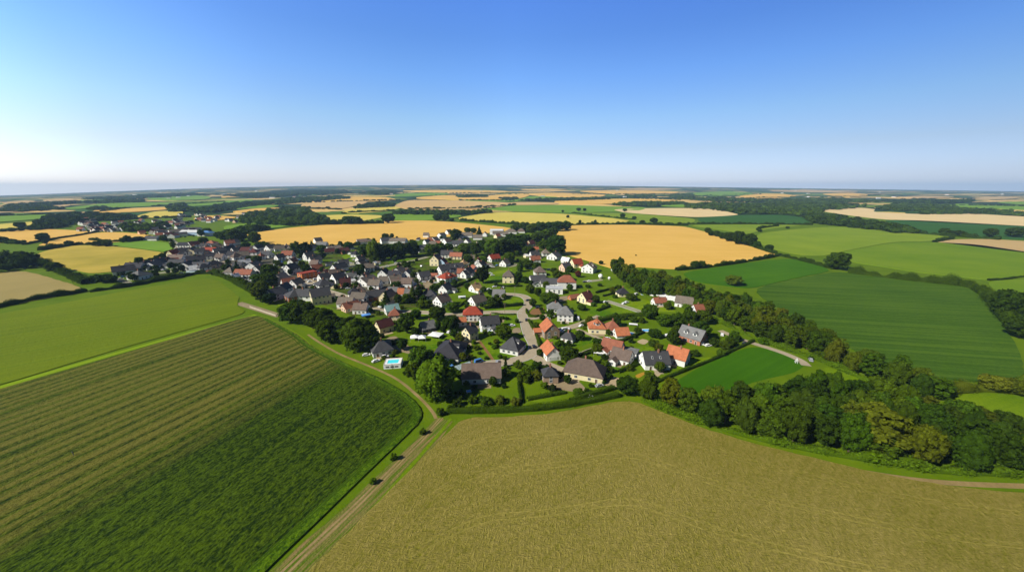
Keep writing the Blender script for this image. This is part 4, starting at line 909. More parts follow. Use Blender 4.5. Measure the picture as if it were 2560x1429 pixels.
def chimney_mesh():
    def mk():
        mb = MB(); mb.box(-.35, .35, -.35, .35, -1.2, 1.1); mb.box(-.43, .43, -.43, .43, 1.1, 1.25); mb.box(-.15, .15, -.15, .15, 1.25, 1.6)
        return mb.mesh('chimney', [CHIM])
    return cached('chim', mk)
def skylight_mesh():
    def mk():
        mb = MB(); mb.box(-.5, .5, -.7, .7, -.05, .08, 1); mb.box(-.4, .4, -.6, .6, .08, .1, 0); return mb.mesh('skylight', [GLASS, FRAME])
    return cached('sky', mk)
HOUSES = {}; FOOT = []
def house(x, y, yaw, L, W, hw, roof, wall, shape='g', name='house', opt='', label=None, pitch=43, group='houses of the village', look=None, detail=None, key=None):
    """x, y: photo pixel of the lower front edge. Ridge along local X, turned by yaw."""
    if 10 < abs(yaw) < 80: yaw -= .6*math.degrees(math.atan((x-CX)/FPX))      # seen from off to one side
    if detail != 0 and name != 'barn': hw *= 1.16
    a = R(yaw); v = P(x, y)
    half = (abs(L*math.sin(a)) + abs(W*math.cos(a)))/2
    base = v + Vector((v.x/v.y*half, half, 0)); base.z = float(relief(base.x, base.y))
    s = ppm(base)
    if detail is None: detail = 2 if s > 3.0 else 1 if s > 1.55 else 0
    e = obj(name, None, loc=base, rz=a); FOOT.append((base.x, base.y, (L+W)/4))
    rnd = random.Random(int(x*31 + y*7))
    tp_ = math.tan(R(pitch)); rise = W/2*tp_
    l, w = L/2, W/2; ov = .45
    mb = MB()
    if shape == 'g':
        vs = [(-l,-w,-.3),(l,-w,-.3),(l,w,-.3),(-l,w,-.3),(-l,-w,hw),(l,-w,hw),(l,w,hw),(-l,w,hw),(-l,0,hw+rise-.1),(l,0,hw+rise-.1)]
        mb.add(vs, [(0,1,5,4),(2,3,7,6),(1,2,6,9,5),(3,0,4,8,7)])
    else:
        mb.add([(-l,-w,-.3),(l,-w,-.3),(l,w,-.3),(-l,w,-.3),(-l,-w,hw),(l,-w,hw),(l,w,hw),(-l,w,hw)], [(0,1,5,4),(1,2,6,5),(2,3,7,6),(3,0,4,7),(4,5,6,7)])
    if detail: mb.box(-l-.04, l+.04, -w-.04, w+.04, -.3, .35, 0)
    obj('wall', mb.mesh('wall', wall_mat(wall)), e)
    rb = MB(); th = .22
    z0 = hw - ov*tp_ + .08; zr = hw + rise + .08
    if shape == 'g':
        lo = l + ov*.8; wo = w + ov
        up = [(-lo,-wo,z0),(lo,-wo,z0),(lo,0,zr),(-lo,0,zr),(lo,wo,z0),(-lo,wo,z0)]
        dn = [(p[0], p[1], p[2]-th) for p in up]
        rb.add(up+dn, [(0,1,2,3),(3,2,4,5),(7,6,9,8),(8,9,11,10),(0,6,7,1),(4,10,11,5),(1,7,8,2),(2,8,10,4),(0,3,9,6),(3,5,11,9)])
        rb.box(-lo, lo, -.16, .16, zr-.1, zr+.08)
    elif shape == 'h':
        lo, wo = l+ov, w+ov
        if lo >= wo:
            q = max(lo - wo, .3); up = [(-lo,-wo,z0),(lo,-wo,z0),(lo,wo,z0),(-lo,wo,z0),(-q,0,zr),(q,0,zr)]
            fs = [(0,1,5,4),(1,2,5),(2,3,4,5),(3,0,4)]
        else:
            q = max(wo - lo, .3); zr = hw + lo*tp_; up = [(-lo,-wo,z0),(lo,-wo,z0),(lo,wo,z0),(-lo,wo,z0),(0,-q,zr),(0,q,zr)]
            fs = [(0,1,4),(1,2,5,4),(2,3,5),(3,0,4,5)]
        dn = [(p[0], p[1], p[2]-th) for p in up[:4]]
        rb.add(up+dn, fs + [(6,7,1,0),(7,8,2,1),(8,9,3,2),(9,6,0,3),(9,8,7,6)])
    else:
        rb.box(-l-.25, l+.25, -w-.25, w+.25, hw+.003, hw+.3); rb.box(-l-.25, l+.25, -w-.25, -w-.05, hw+.3, hw+.5); rb.box(-l-.25, l+.25, w+.05, w+.25, hw+.3, hw+.5)
        rb.box(-l-.25, -l-.05, -w-.04, w+.04, hw+.3, hw+.5); rb.box(l+.05, l+.25, -w-.04, w+.04, hw+.3, hw+.5)
    ro = obj('roof', rb.mesh('roof', roof_mat(roof)), e)
    ridge = hw + rise
    if shape != 'f' and detail and (rnd.random() < .75 or 'c' in opt) and L > 5.5:
        c = obj('chimney', chimney_mesh(), ro); cy = rnd.choice((-.5, .5, -.2))
        cx = rnd.uniform(-.25, .25)*L if shape == 'g' else 0
        c.location = (cx, cy, ridge - abs(cy)*tp_ + .35)
        if detail == 1: c.scale = (1.2, 1.2, 1)
    if 's' in opt and detail:
        for k in (-.18, .14):
            q = obj('skylight', skylight_mesh(), ro); q.location = (k*L, -W*.26, hw + (W/2-W*.26)*tp_ + .1); q.rotation_euler = (R(pitch), 0, 0)
    # openings on the sides seen from the viewpoint
    cd = -base; cd.z = 0; cd.normalize()
    def vis(nx, ny):
        return (nx*math.cos(a) - ny*math.sin(a))*cd.x + (nx*math.sin(a) + ny*math.cos(a))*cd.y > .12
    wm = window_mesh(1.3, 1.3) if detail == 2 else window_mesh(1.5, 1.4)
    first = True
    if detail:
        for nx, ny, span, off in ((0,-1,L,w), (0,1,L,w), (-1,0,W,l), (1,0,W,l)):
            if not vis(nx, ny): continue
            rz = math.atan2(ny, nx) - math.pi/2
            tx, ty = -ny, nx
            npos = max(1, int(span/(3.3 if detail == 2 else 4.5)))
            if 'n' in opt: npos = 1 if detail else 0
            dr = rnd.randrange(npos) if first and npos > 1 and ny else -1
            zs = [1.45] + ([hw-1.35] if hw > 4.2 else [])
            for iz, z in enumerate(zs):
                for k in range(npos):
                    if rnd.random() < .12 and npos > 2: continue
                    u = ((k+.5)/npos - .5)*span*.86
                    px_, py_ = nx*(off+.05) + tx*u, ny*(off+.05) + ty*u
                    if iz == 0 and k == dr:
                        d = obj('garage_door', garage_mesh(2.5), e) if 'd' in opt else obj('door', door_mesh(), e)
                        d.location = (px_, py_, 0); d.rotation_euler = (0, 0, rz); first = False
                    else:
                        d = obj('window', wm, e); d.location = (px_, py_, z); d.rotation_euler = (0, 0, rz)
            if nx and shape == 'g' and W > 6 and rise > 2.2:
                d = obj('window', window_mesh(1.0, 1.1), e); d.location = (nx*(off+.05), 0, hw+rise*.38); d.rotation_euler = (0, 0, rz)
            if 'D' in opt and nx:
                d = obj('garage_door', garage_mesh(4.2), e); d.location = (nx*(off+.06), 0, 0); d.rotation_euler = (0, 0, rz)
    if 'x' in opt:         # dormer on the slope facing the viewer
        for k in ((-.2, .2) if 'xx' in opt else (0,)):
            sy = -1 if vis(0, -1) else 1
            dm = MB(); dw, dh = 1.2, 1.5
            y0, zb = sy*(w*.72), hw + w*.28*tp_
            dm.box(k*L-dw, k*L+dw, min(y0, sy*.4), max(y0, sy*.4), zb-.4, zb+dh)
            dd = obj('dormer', dm.mesh('dormer', wall_mat('W')), ro)
            dr_ = MB(); zz = zb+dh
            yy0, yy1 = min(y0+sy*.3, sy*.2), max(y0+sy*.3, sy*.2)
            dr_.add([(k*L-dw-.3, yy0, zz-.1), (k*L+dw+.3, yy0, zz-.1), (k*L, yy0, zz+1), (k*L-dw-.3, yy1, zz-.1), (k*L+dw+.3, yy1, zz-.1), (k*L, yy1, zz+1)], [(0,1,2), (5,4,3), (0,3,4,1), (1,4,5,2), (2,5,3,0)])
            obj('dormer_roof', dr_.mesh('dormer_roof', roof_mat(roof)), dd)
            ww = obj('window', wm, dd); ww.location = (k*L, y0+sy*.05, zb+.75); ww.rotation_euler = (0, 0, 0 if sy > 0 else math.pi)
    if detail and name == 'house' and shape == 'g' and 7.5 < L < 16 and rnd.random() < .42:     # lower wing set against the front
        sy = -1 if vis(0, -1) else 1; wl, ww_, wh = L*.42, W*.5, min(hw, 2.7); cx = rnd.choice((-.24, .24))*L
        am = MB(); y0, y1 = sorted((sy*(w-.3), sy*(w+ww_))); rz_ = wl/2*.62
        am.add([(cx-wl/2, y0, -.3), (cx+wl/2, y0, -.3), (cx+wl/2, y1, -.3), (cx-wl/2, y1, -.3), (cx-wl/2, y0, wh), (cx+wl/2, y0, wh), (cx+wl/2, y1, wh), (cx-wl/2, y1, wh), (cx, y0, wh+rz_-.1), (cx, y1, wh+rz_-.1)],
               [(0, 1, 5, 8, 4), (2, 3, 7, 9, 6), (1, 2, 6, 5), (3, 0, 4, 7)])
        an = obj('annex', am.mesh('annex', wall_mat(wall)), e)
        ar = MB(); q0, q1 = (y0, y1+.35) if sy > 0 else (y0-.35, y1); zl = wh-.2; zr_ = wh+rz_+.06
        up = [(cx-wl/2-.35, q0, zl), (cx, q0, zr_), (cx+wl/2+.35, q0, zl), (cx-wl/2-.35, q1, zl), (cx, q1, zr_), (cx+wl/2+.35, q1, zl)]; dn = [(p_[0], p_[1], p_[2]-.18) for p_ in up]
        ar.add(up+dn, [(0, 1, 4, 3), (1, 2, 5, 4), (6, 9, 10, 7), (7, 10, 11, 8), (0, 6, 7, 1), (1, 7, 8, 2), (3, 4, 10, 9), (4, 5, 11, 10), (0, 3, 9, 6), (2, 8, 11, 5)])
        obj('annex_roof', ar.mesh('annex_roof', roof_mat(roof)), an)
        d = obj('window', wm, an); d.location = (cx, sy*(w+ww_+.05), 1.4); d.rotation_euler = (0, 0, 0 if sy > 0 else math.pi)
    if detail == 2 and rnd.random() < .7 and hw > 2.1:                                        # paved terrace beside the house
        sy = -1 if vis(0, -1) else 1; tw, tl = rnd.uniform(2.5, 4.5), rnd.uniform(4, 7); cx = rnd.uniform(-.2, .2)*L
        cs_ = [Vector((base.x + px_*math.cos(a) - py_*math.sin(a), base.y + px_*math.sin(a) + py_*math.cos(a), 0)) for px_, py_ in ((cx-tl/2, sy*w), (cx+tl/2, sy*w), (cx+tl/2, sy*(w+tw)), (cx-tl/2, sy*(w+tw)))]
        slab('terrace', cs_, rnd.choice((M_PATIO, M_GRAV, M_ROAD)), .06, .1, world=True)
    if look is None:
        kind = {'g': 'gabled', 'h': 'hipped', 'f': 'flat'}[shape]
        size = 'large ' if L*W > 150 else 'small ' if L*W < 52 else ''
        stor = 'two-storey ' if hw >= 4.2 else ''
        look = f'{size}{stor}{WALLC[wall][1]} {name} with {kind} {ROOFC[roof][1]} roof'
    cat = {'house': 'house', 'bungalow': 'house', 'shed': 'shed', 'garage': 'garage', 'barn': 'barn', 'hall': 'building', 'outbuilding': 'outbuilding'}.get(name, 'house')
    thing(e, look, cat, group, base, label)
    if key: HOUSES[key] = e
    return e
# tile x y yaw length width wallheight roof wall shape [name opt]
H = """A 240 818 18 11 9.5 2.8 S W h bungalow|A 262 568 33 9.5 8 3.6 M Y g house|A 378 452 8 8 7.5 5.0 K Y h house|A 340 372 22 9.5 7.5 2.8 H W g house|8 380 1050 -2 9.5 7.5 2.8 B W g house|8 70 925 -4 11 8 2.8 T W g house|8 160 1022 36 11 7 2.4 Q P g house|A 712 560 24 9 8 2.3 G D g shed n
A 1235 280 40 12 10 2.6 T W g house|A 1460 196 -8 10 8 2.8 G W g house|A 1215 134 42 9 8.5 2.8 N W g house|A 1608 796 66 12 11 2.8 S W h house x|A 1160 652 48 7.5 7 4.8 S Y g house|A 955 868 76 20 15 2.8 D W h barn x|A 1280 1098 4 18.5 10.5 2.9 B W g bungalow|A 1190 432 4 13.5 9.5 4.4 R W h house|A 1076 486 12 5 5 2.8 O W g garage d|A 1362 545 14 12 8.5 4.4 S W g house|A 866 300 48 10.5 10 4.2 B W g house c|A 905 150 62 11 9 3.4 S W g house|A 725 212 8 13.5 10 2.6 S W h bungalow
A 358 178 -6 9 8 3.6 G W g house|A 442 186 -4 5.5 8 3.2 O W g house|A 508 188 -4 6 8 3.0 G O g house|8 1340 496 -3 9.5 8.5 3.2 B W g house|8 1090 425 18 10 8 3 T W g house|8 1130 478 6 9 7 2.6 B W g house|8 840 432 12 7.5 7 2.6 T W g house|8 500 478 58 16 12 3 T W g house|8 350 690 14 8 8 3.2 B W h house|8 690 788 24 13.5 8.5 2.6 S K g bungalow|8 460 384 62 9 8 3 T W g house
8 180 336 20 7.5 7 2.6 G W g house|8 850 292 72 10 9 3.2 D W g house|8 1160 250 68 11 12 3.2 T W g house|8 1335 286 76 8 8 2.8 B W g house|8 1690 368 28 10.5 8.5 3.6 S W g house|8 1880 284 2 8 4 1.8 Q O g shed n|5 660 1335 -8 13 10 3.2 R W h house x|5 590 1178 38 10 8 3.6 S W g house|5 820 1120 20 15 11 3.2 S W g house x|5 975 1208 0 8 7 3.2 Q W g house|5 1090 1205 66 9 8 3.2 S W g house|5 1222 1135 120 8 7 2.8 K W g house
5 1285 1162 20 4.5 4 2 O W g shed n|5 1316 980 82 8 7 3.4 K W g house|5 430 968 72 11 9 5.0 B Y g house|5 562 964 80 8 7 2.8 M U g house|5 850 832 -7 13 7.5 2.8 Q Y g house|5 660 800 4 13 9 3 S W g house|5 1000 984 -6 7.5 6.5 2.2 N W h house|5 1640 890 4 11.5 8 2.8 R W g house|6 225 1128 -4 9 9 4.4 T Y h house|6 780 1008 8 9.5 9 3 B W h house|6 740 1172 14 12 9.5 3.2 S W g house|6 960 1204 -8 13 7 2.4 S W g house|6 1255 1232 -3 13.5 9 4.3 K W h house|6 1040 1328 -8 12 8 2.9 L W f house
B 684 338 44 9.5 9.5 3.8 M Y g house c|B 565 298 30 9 5 1.6 Q O g outbuilding n|6 1240 930 38 9 8 3 S P g house|6 1432 858 28 10 8.5 3.2 R Y g house|6 1660 958 64 10 11 3.8 T W g house x|6 1245 778 -30 8 6 2.2 W W g outbuilding n|6 1040 724 58 11 12 3 S W g house|6 882 648 8 8 8 2.8 T W h house|6 695 770 14 10 7 2.8 K W g house|6 690 688 20 10 8 2.8 S W g house|6 710 568 26 6 5.5 2.4 O W g house|6 620 490 44 9 9 3.4 M Y g house|6 430 492 4 12 8 2.6 L W f outbuilding|6 270 248 0 18 12 3 T W h house|6 450 234 0 12 9 2.6 B W h house|6 180 294 4 11 9 2.6 T W h house
5 1700 308 -6 21 12 4.6 L W g hall|5 1725 324 0 17 8 2.6 T W g outbuilding|5 1450 350 80 7 7 3 R W g house|5 1300 418 0 13 8 2.8 T W g house|5 1080 370 -2 16 9 2.8 T W g house|5 920 388 78 11 11 3 T W g house|5 545 398 44 10 9.5 4.2 S W g house|5 690 308 44 9 8 3.2 S W g house|5 400 490 60 11 9 3 T W g house|5 450 545 2 8 7 2.4 K W g house|5 655 520 46 10 9 3 B W g house|5 885 560 0 14 9 2.8 S W g house|5 1080 505 0 9 7 2.6 B W g house|5 125 690 30 11 9 3.4 G W g house
4 1050 420 24 13 9 3 S W g house|4 1370 418 -3 15 11 3 T W g house|4 555 430 20 13 10 2.6 B W g house|4 730 442 12 8 8 2.6 T W g house|3 1650 508 26 16 11 2.8 T W g house|3 1845 540 30 12 10 2.6 M K g house|3 1560 558 12 11 8 2.6 M Y g house|3 1310 330 34 10 9 3.2 S W g house|3 1390 398 0 15 8 2.4 G W g house|3 1170 490 0 11 8 2.6 G W g house|3 1130 690 38 10 9 4 S W g house|3 1260 758 30 11 9 3 S W g house
3 690 650 4 12 9 3.8 K W g house|3 500 500 18 11 9 2.8 T W g house|3 660 480 30 10 9 2.8 B W h house|3 320 488 10 12 9 2.8 T W g house|3 230 636 -6 13 9 3 S W g house|3 125 668 0 6 6 3.4 K W h house|3 765 990 58 10.5 9.5 4.4 S W g house|3 790 800 62 8 7 3.6 K W g house|3 1095 1084 0 13.5 8 4 R O f house|3 1480 1062 98 10 11 2.6 K Y g house|3 1440 1308 34 11.5 11 3 S W h house|3 1750 1178 38 10 9.5 3.2 D W g house|3 1890 1250 14 8 7 3 M O g house|3 1760 938 0 14 9 2.8 S W g house
3 525 1188 78 11 14 2.8 T W g house|3 710 1288 28 9.5 8.5 3.2 K W g house|3 870 1278 58 9 8 3 T W g house|7 430 612 52 11 11 3.6 S W g house|7 610 462 68 9 8 3 S W g house|7 860 645 28 12 11 3.2 S K h house|7 1040 608 0 14 9 3 S W g house|7 1385 704 20 12 9.5 5.0 S Y g house
1 290 1098 18 15 9 3.4 D W g house|1 520 998 8 15 9 3 D W g house|1 610 1178 58 12 12 2.8 G W h house|1 735 978 48 11 9 3 G W g house|1 905 958 68 11 12 3 S W g house|1 1080 898 8 14 9 2.8 S W g house|1 1195 866 118 9 8 2.8 K K g house|1 1405 898 0 16 8 2.8 S U g house|1 1330 845 20 7 6 2.6 K K g house|1 1615 978 72 11 14 2.8 B W g house|1 1800 1028 18 11 8 2.2 W U g outbuilding n
2 640 958 8 15 10 2.8 G W g house|2 905 938 48 13 10 3 T P h house|2 530 848 18 16 9 3 D W g house|2 130 798 0 16 9 2.8 B W g house|1 1310 700 58 10 8 3.4 R Y g house|1 1430 656 66 11 9 3 D W g house|1 1540 656 18 11 9 3 D W g house|1 1690 638 78 10 10 3.2 D Y g house|1 1560 500 4 16 10 3 D W g house|1 1735 498 38 11 9 3 M W g house|1 1860 648 18 10 8 3 S W g house|2 715 520 10 10 8 2.8 S W g house|2 850 464 98 11 11 3.2 Q W h house|2 1228 484 28 11 9 4.0 K W g house|2 1332 448 10 10 9 3 G W g house
2 950 554 28 10 8 3.2 T W g house|2 820 614 0 16 8 2.6 R W g house|2 1020 658 28 12 9 3 S W g house|2 1200 594 8 13 9 2.8 S W g house|2 1130 718 38 11 9 3 D W g house|2 1330 718 0 14 9 2.8 D W g house|2 1380 618 -4 12 8 2.6 G W g house|2 1575 614 4 11 8 2.8 M W g house|2 1735 658 78 11 11 3 M W h house|2 1510 738 18 11 9 3 T W g house|2 1810 560 0 11 8 2.6 G W g house|2 1545 908 24 10 8 2.8 L U g house|2 1740 958 68 11 11 2.8 B W g house|2 1870 1058 58 10 9 2.8 B W g house|2 1550 1138 -3 16 8 3 K W g house|2 1345 1188 10 6 5 2.6 W W g outbuilding n
1 1120 224 0 24 12 3 S W g house|1 1370 230 30 20 14 3.4 T W g house|1 1680 240 0 30 14 4.5 L U g hall|1 1700 172 2 30 14 3 D W g house|1 1995 258 6 20 14 4.5 U W h hall|1 1300 300 76 12 10 3.4 K W g house|1 870 348 0 20 10 2.6 T W g house|1 1480 268 20 14 10 3 S W g house|1 1440 60 20 16 12 4 T W g house
R 400 1018 16 9.5 8.5 2.6 D Y h bungalow|R 970 1018 -24 11 8.5 3 T W g house|R 1195 1105 -20 16 9 2.6 W W f outbuilding n|R 1045 1183 20 10 7 2.6 K W g house|R 1490 1228 -16 12.5 9.5 3 T W g house|R 1765 1348 24 10.5 8.5 2.8 K W g house
B 306 706 101 12 9.5 4.4 O N g house|B 318 938 103 11 8 3.4 O W g garage D|B 506 752 -24 7.5 6.5 2.6 S W h shed|B 368 428 -3 12 8 3 G W h house|B 472 524 -9 11 10 4.5 G W h house|B 800 652 -6 10.5 9.5 3.4 O Y h house xs|B 962 655 4 9 9 3.0 Q W h house|B 1055 700 8 8.5 7.5 2 O W g garage n|B 1798 776 -34 13.5 10.5 3.4 G K g barn xx|B 965 888 -24 11 9 2.8 Q W g house|B 1062 992 -26 10 8.5 2.8 B W g house|B 1156 908 -20 7.5 6.5 2.2 G W f outbuilding n|B 1398 1028 14 13 10 3.0 S W g house s|B 1642 1000 -26 10 9.5 3.4 O W g house|B 672 1176 -15 19 11.5 3.0 B Y h bungalow|B 311 1174 4 7 6.5 3.8 S N h shed n"""
HL = {}
for ln in H.replace('\n', '|').split('|'):
    q = ln.split(); t_, x, y, yaw, L, W, hw, ro, wa, sh = q[:10]; nm = q[10] if len(q) > 10 else 'house'; op = q[11] if len(q) > 11 else ''
    px, py = tp(t_, float(x), float(y)); g_ = 1.24 if t_ in '456' else 1.16 if t_ in '1237' else 1.08 if t_ == '8' else 1.0
    if t_ in '12345' and abs(float(yaw)) < 11 and float(L) < 15 and (int(x)*7+int(y)) % 3 < 2: yaw = 30 + (int(x)*13 + int(y)*5) % 38
    if t_ in '12' and ro in 'TGB' and (int(x)*3+int(y)) % 4: ro = 'SD'[int(x) % 2]
    L, W, hw = float(L)*g_, float(W)*g_, float(hw)*(1+(g_-1)*1.4)
    house(px, py, float(yaw), float(L), float(W), float(hw), ro, wa, sh, nm, op, pitch=24 if nm == 'hall' else 33 if float(W) > 11.5 else 43)
# pale farm buildings scattered towards the skyline
rk = random.Random(9)
for k in range(34):
    x, y = rk.choice([rk.uniform(330, 1000), rk.uniform(1000, 1700), rk.uniform(1900, 2540)]), rk.uniform(477, 498)
    house(x, y, rk.uniform(-40, 40), rk.uniform(22, 40), rk.uniform(12, 16), rk.uniform(5, 7), rk.choice('LWTQ'), 'W', 'g', 'barn', detail=0, pitch=22, group='distant farm buildings', label='pale farm building far off towards the skyline')
# small settlements further off
rf = random.Random(5)
for (x0, x1, y0, y1, n, wh) in [(200, 315, 559, 580, 42, 'the far hamlet by the wheat'), (340, 490, 554, 594, 44, 'the hamlet behind the yellow field'), (170, 250, 549, 556, 10, 'the hamlet among far trees'), (500, 610, 543, 557, 14, 'the farms beyond the village'), (450, 505, 538, 551, 9, 'the farms beyond the village'), (600, 660, 534, 541, 4, 'the farms beyond the village'), (1780, 1830, 496, 502, 4, 'the farms near the far woods')]:
    for k in range(n):
        x, y = rf.uniform(x0, x1), rf.uniform(y0, y1)
        house(x, y, rf.uniform(-30, 90), rf.uniform(9, 13), rf.uniform(8, 10), rf.uniform(3.4, 5.2), rf.choice('SDBTDKSK'), rf.choice('WWWWWP'), 'g', detail=0, group='houses of the far hamlets', look=None)

DENSE = [(440, 640), (470, 612), (640, 616), (800, 622), (1000, 592), (1250, 584), (1360, 620), (1300, 660), (1190, 690), (1090, 750), (930, 790), (800, 740), (700, 740), (600, 700), (500, 680)]
rh = random.Random(77)
def fill_houses(n, need, small):
    k = 0
    for _ in range(9000):
        if k >= n: break
        x, y = rh.uniform(440, 1360), rh.uniform(590, 790)
        if not inside((x, y), DENSE): continue
        v = P(x, y)
        if any((v.x-h[0])**2 + (v.y-h[1])**2 < (h[2]*.9+need)**2 for h in FOOT): continue
        k += 1
        if small: house(x, y, rh.choice((0, 20, 45, 70)), rh.uniform(4.5, 6.5), rh.uniform(3.5, 5), rh.uniform(2.2, 2.8), rh.choice('SDBTGWQ'), rh.choice('WWNKY'), 'g', 'shed', 'n', detail=0, pitch=30, group='small garden sheds')
        else: house(x, y, rh.uniform(-10, 70), rh.uniform(9, 12), rh.uniform(8, 9.5), rh.uniform(3.2, 4.4), rh.choice('SSDBTTK'), rh.choice('WWWWY'), rh.choice('gggh'), 'house', '', pitch=43)
fill_houses(46, 4.6, False); fill_houses(60, 2.6, True)
fill_gaps(170, [(440, 640), (470, 612), (640, 616), (800, 622), (1000, 592), (1250, 584), (1360, 620), (1300, 660), (1190, 690), (1090, 760), (930, 800), (800, 745), (700, 740), (600, 700), (500, 680)], 0)
fill_gaps(185, [(930, 790), (1090, 750), (1190, 700), (1300, 665), (1400, 640), (1500, 680), (1620, 740), (1760, 790), (1740, 880), (1640, 940), (1500, 990), (1300, 1000), (1120, 1000), (960, 900)], 0, 8.0)
fill_gaps(30, [(300, 692), (400, 664), (470, 650), (520, 674), (400, 690), (330, 704)], 0)
fill_gaps(45, [(195, 556), (320, 556), (350, 556), (500, 552), (500, 594), (340, 596), (320, 582), (195, 582)], 0, 12.0)
# ------------------------------------------------------------------ cars, pools, tents and other small things
PAINT = {'w': ((.75, .75, .75), 'white'), 'k': ((.02, .02, .025), 'black'), 'b': ((.05, .16, .45), 'blue'), 'g': ((.30, .31, .33), 'grey'), 'r': ((.38, .03, .03), 'red')}
TYRE = plain('tyre_rubber', (.02, .02, .02), .9); CGLASS = plain('car_glass', (.02, .025, .03), .1, .7)
def car_protos(kind):
    v = kind == 'van'; Lc, Wc, hb, ht = (4.9, 1.9, 1.15, 2.1) if v else (4.2, 1.75, .78, 1.42)
    b = MB(); b.box(-Lc/2, Lc/2, -Wc/2, Wc/2, .3, hb, 0, (.98, .94))
    b.box(-Lc/2*(.96 if v else .72), Lc/2*(.62 if v else .42), -Wc/2*.93, Wc/2*.93, hb, ht, 0, (.88, .82) if v else (.72, .8))
    g = MB()
    x0, x1 = -Lc/2*(.9 if v else .66), Lc/2*(.6 if v else .38)
    for s in (-1, 1): g.add([(x0, s*Wc*.462, hb+.04), (x1, s*Wc*.462, hb+.04), (x1*.72, s*Wc*.405, ht-.12), (x0*.78, s*Wc*.405, ht-.12)], [(0, 1, 2, 3) if s < 0 else (3, 2, 1, 0)])
    for s in (-1, 1):
        xa = (x1+.07) if s > 0 else (x0-.12); g.add([(xa, -Wc*.40, hb+.04), (xa, Wc*.40, hb+.04), (xa*.80, Wc*.34, ht-.1), (xa*.80, -Wc*.34, ht-.1)], [(0, 1, 2, 3) if s > 0 else (3, 2, 1, 0)])
    w = MB()
    n = 12; vs = [(math.cos(k*2*math.pi/n)*.31, yy, math.sin(k*2*math.pi/n)*.31) for yy in (-.1, .1) for k in range(n)]
    w.add(vs, [tuple(range(n-1, -1, -1)), tuple(range(n, 2*n))] + [(k, (k+1) % n, n+(k+1) % n, n+k) for k in range(n)])
    return b, g.mesh('windows', CGLASS), w.mesh('wheel', TYRE), Lc, Wc
CP_ = {k: car_protos(k) for k in ('car', 'van')}
def car(x, y, yaw, c='w', kind='car'):
    b, gm, wm, Lc, Wc = CP_[kind]
    bm_ = cached(('body', kind, c), lambda: b.mesh('body', plain(PAINT[c][1] + '_paint', PAINT[c][0], .25, .5, .02)))
    v = P(x, y, .12); e = obj('parked_car' if kind == 'car' else 'parked_van', None, loc=v, rz=R(yaw))
    bo = obj('body', bm_, e); obj('glass', gm, e)
    for sx in (-1, 1):
        for sy in (-1, 1):
            w = obj('wheel', wm, e); w.location = (sx*Lc*.31, sy*Wc*.46, .31)
    thing(e, f'{PAINT[c][1]} {kind}', kind, 'cars parked in the village', v)
CARS = """916 889 20 w;940 904 40 w;962 893 10 w;1123 831 70 w;1137 833 20 w;1162 862 0 k;1280 815 15 w;1207 914 0 k;1197 906 30 b van;1243 907 80 g;1316 801 90 k;1335 868 95 k;1369 798 20 w;1378 792 10 w van;1412 826 20 w van;1402 831 10 w;1421 824 80 w;1445 799 80 w van;1454 816 30 w;1518 848 20 w;1496 940 40 w;1470 992 10 w;1498 966 20 g;1624 945 20 w;1705 911 0 w van;1712 906 30 w;1770 865 10 w;1756 860 60 w;1668 840 20 w;1708 842 10 b;1805 838 60 w;1863 860 20 k;2026 901 60 g;1560 760 30 w;1590 738 40 w van;1512 756 40 w;1566 757 30 w;1462 706 10 k;1473 704 0 w;1372 676 5 k van;1325 672 5 w;1236 718 20 w;1222 724 20 w;1228 663 10 w;1233 668 0 w;1243 664 50 b;1226 684 0 w;1231 689 20 w;1256 721 20 k;1258 720 80 w
955 651 10 k;980 650 5 w;873 648 0 k;885 650 0 w;875 658 0 w;858 662 0 w;850 659 20 k;840 658 30 w;830 656 0 k;872 690 20 w van;880 688 10 w;864 684 20 w;896 692 0 w;834 697 40 w;768 701 10 w;774 705 60 w;790 700 40 w van;756 703 10 k;762 712 0 w;722 714 10 w;715 690 0 w;742 648 10 w;750 650 0 b;746 655 20 w;756 646 20 w;696 660 40 w;700 652 60 w;690 664 40 w van;704 655 0 b;800 684 10 r;806 687 0 g;797 690 0 w;864 655 0 k;395 676 5 w;405 676 5 w van;415 675 5 g;432 674 5 w;440 672 5 b;450 676 0 w;386 677 5 w;462 678 10 k;454 683 10 w;308 693 30 b;303 698 30 w;472 678 5 w;520 676 0 w;540 685 20 w;610 696 20 k;604 697 0 w;616 701 30 w;600 702 10 w;566 660 50 w;576 652 30 w;456 638 40 w;468 640 70 w;476 621 10 w;488 615 0 w;493 618 20 w;430 602 70 w;412 600 5 w;420 599 10 k;1005 664 10 k;990 658 15 w;968 667 10 w;948 672 20 g;1012 690 20 w;1040 712 0 w;1060 706 10 w;1090 708 10 w;1076 703 20 w;1120 703 20 w;1054 666 70 w;1150 668 0 w;1176 660 10 w;1180 662 30 g;1142 665 0 w;1170 702 30 w;1320 752 30 k;1345 770 20 k;945 759 0 w;906 753 10 w;915 756 10 k;922 748 20 w;936 724 0 w;948 716 10 w;870 722 20 w;890 720 0 w;905 728 20 w;898 712 30 k;858 720 0 w"""
for row in CARS.replace('\n', ';').split(';'):
    q = row.split(); car(float(q[0]), float(q[1]), float(q[2]), q[3], q[4] if len(q) > 4 else 'car')

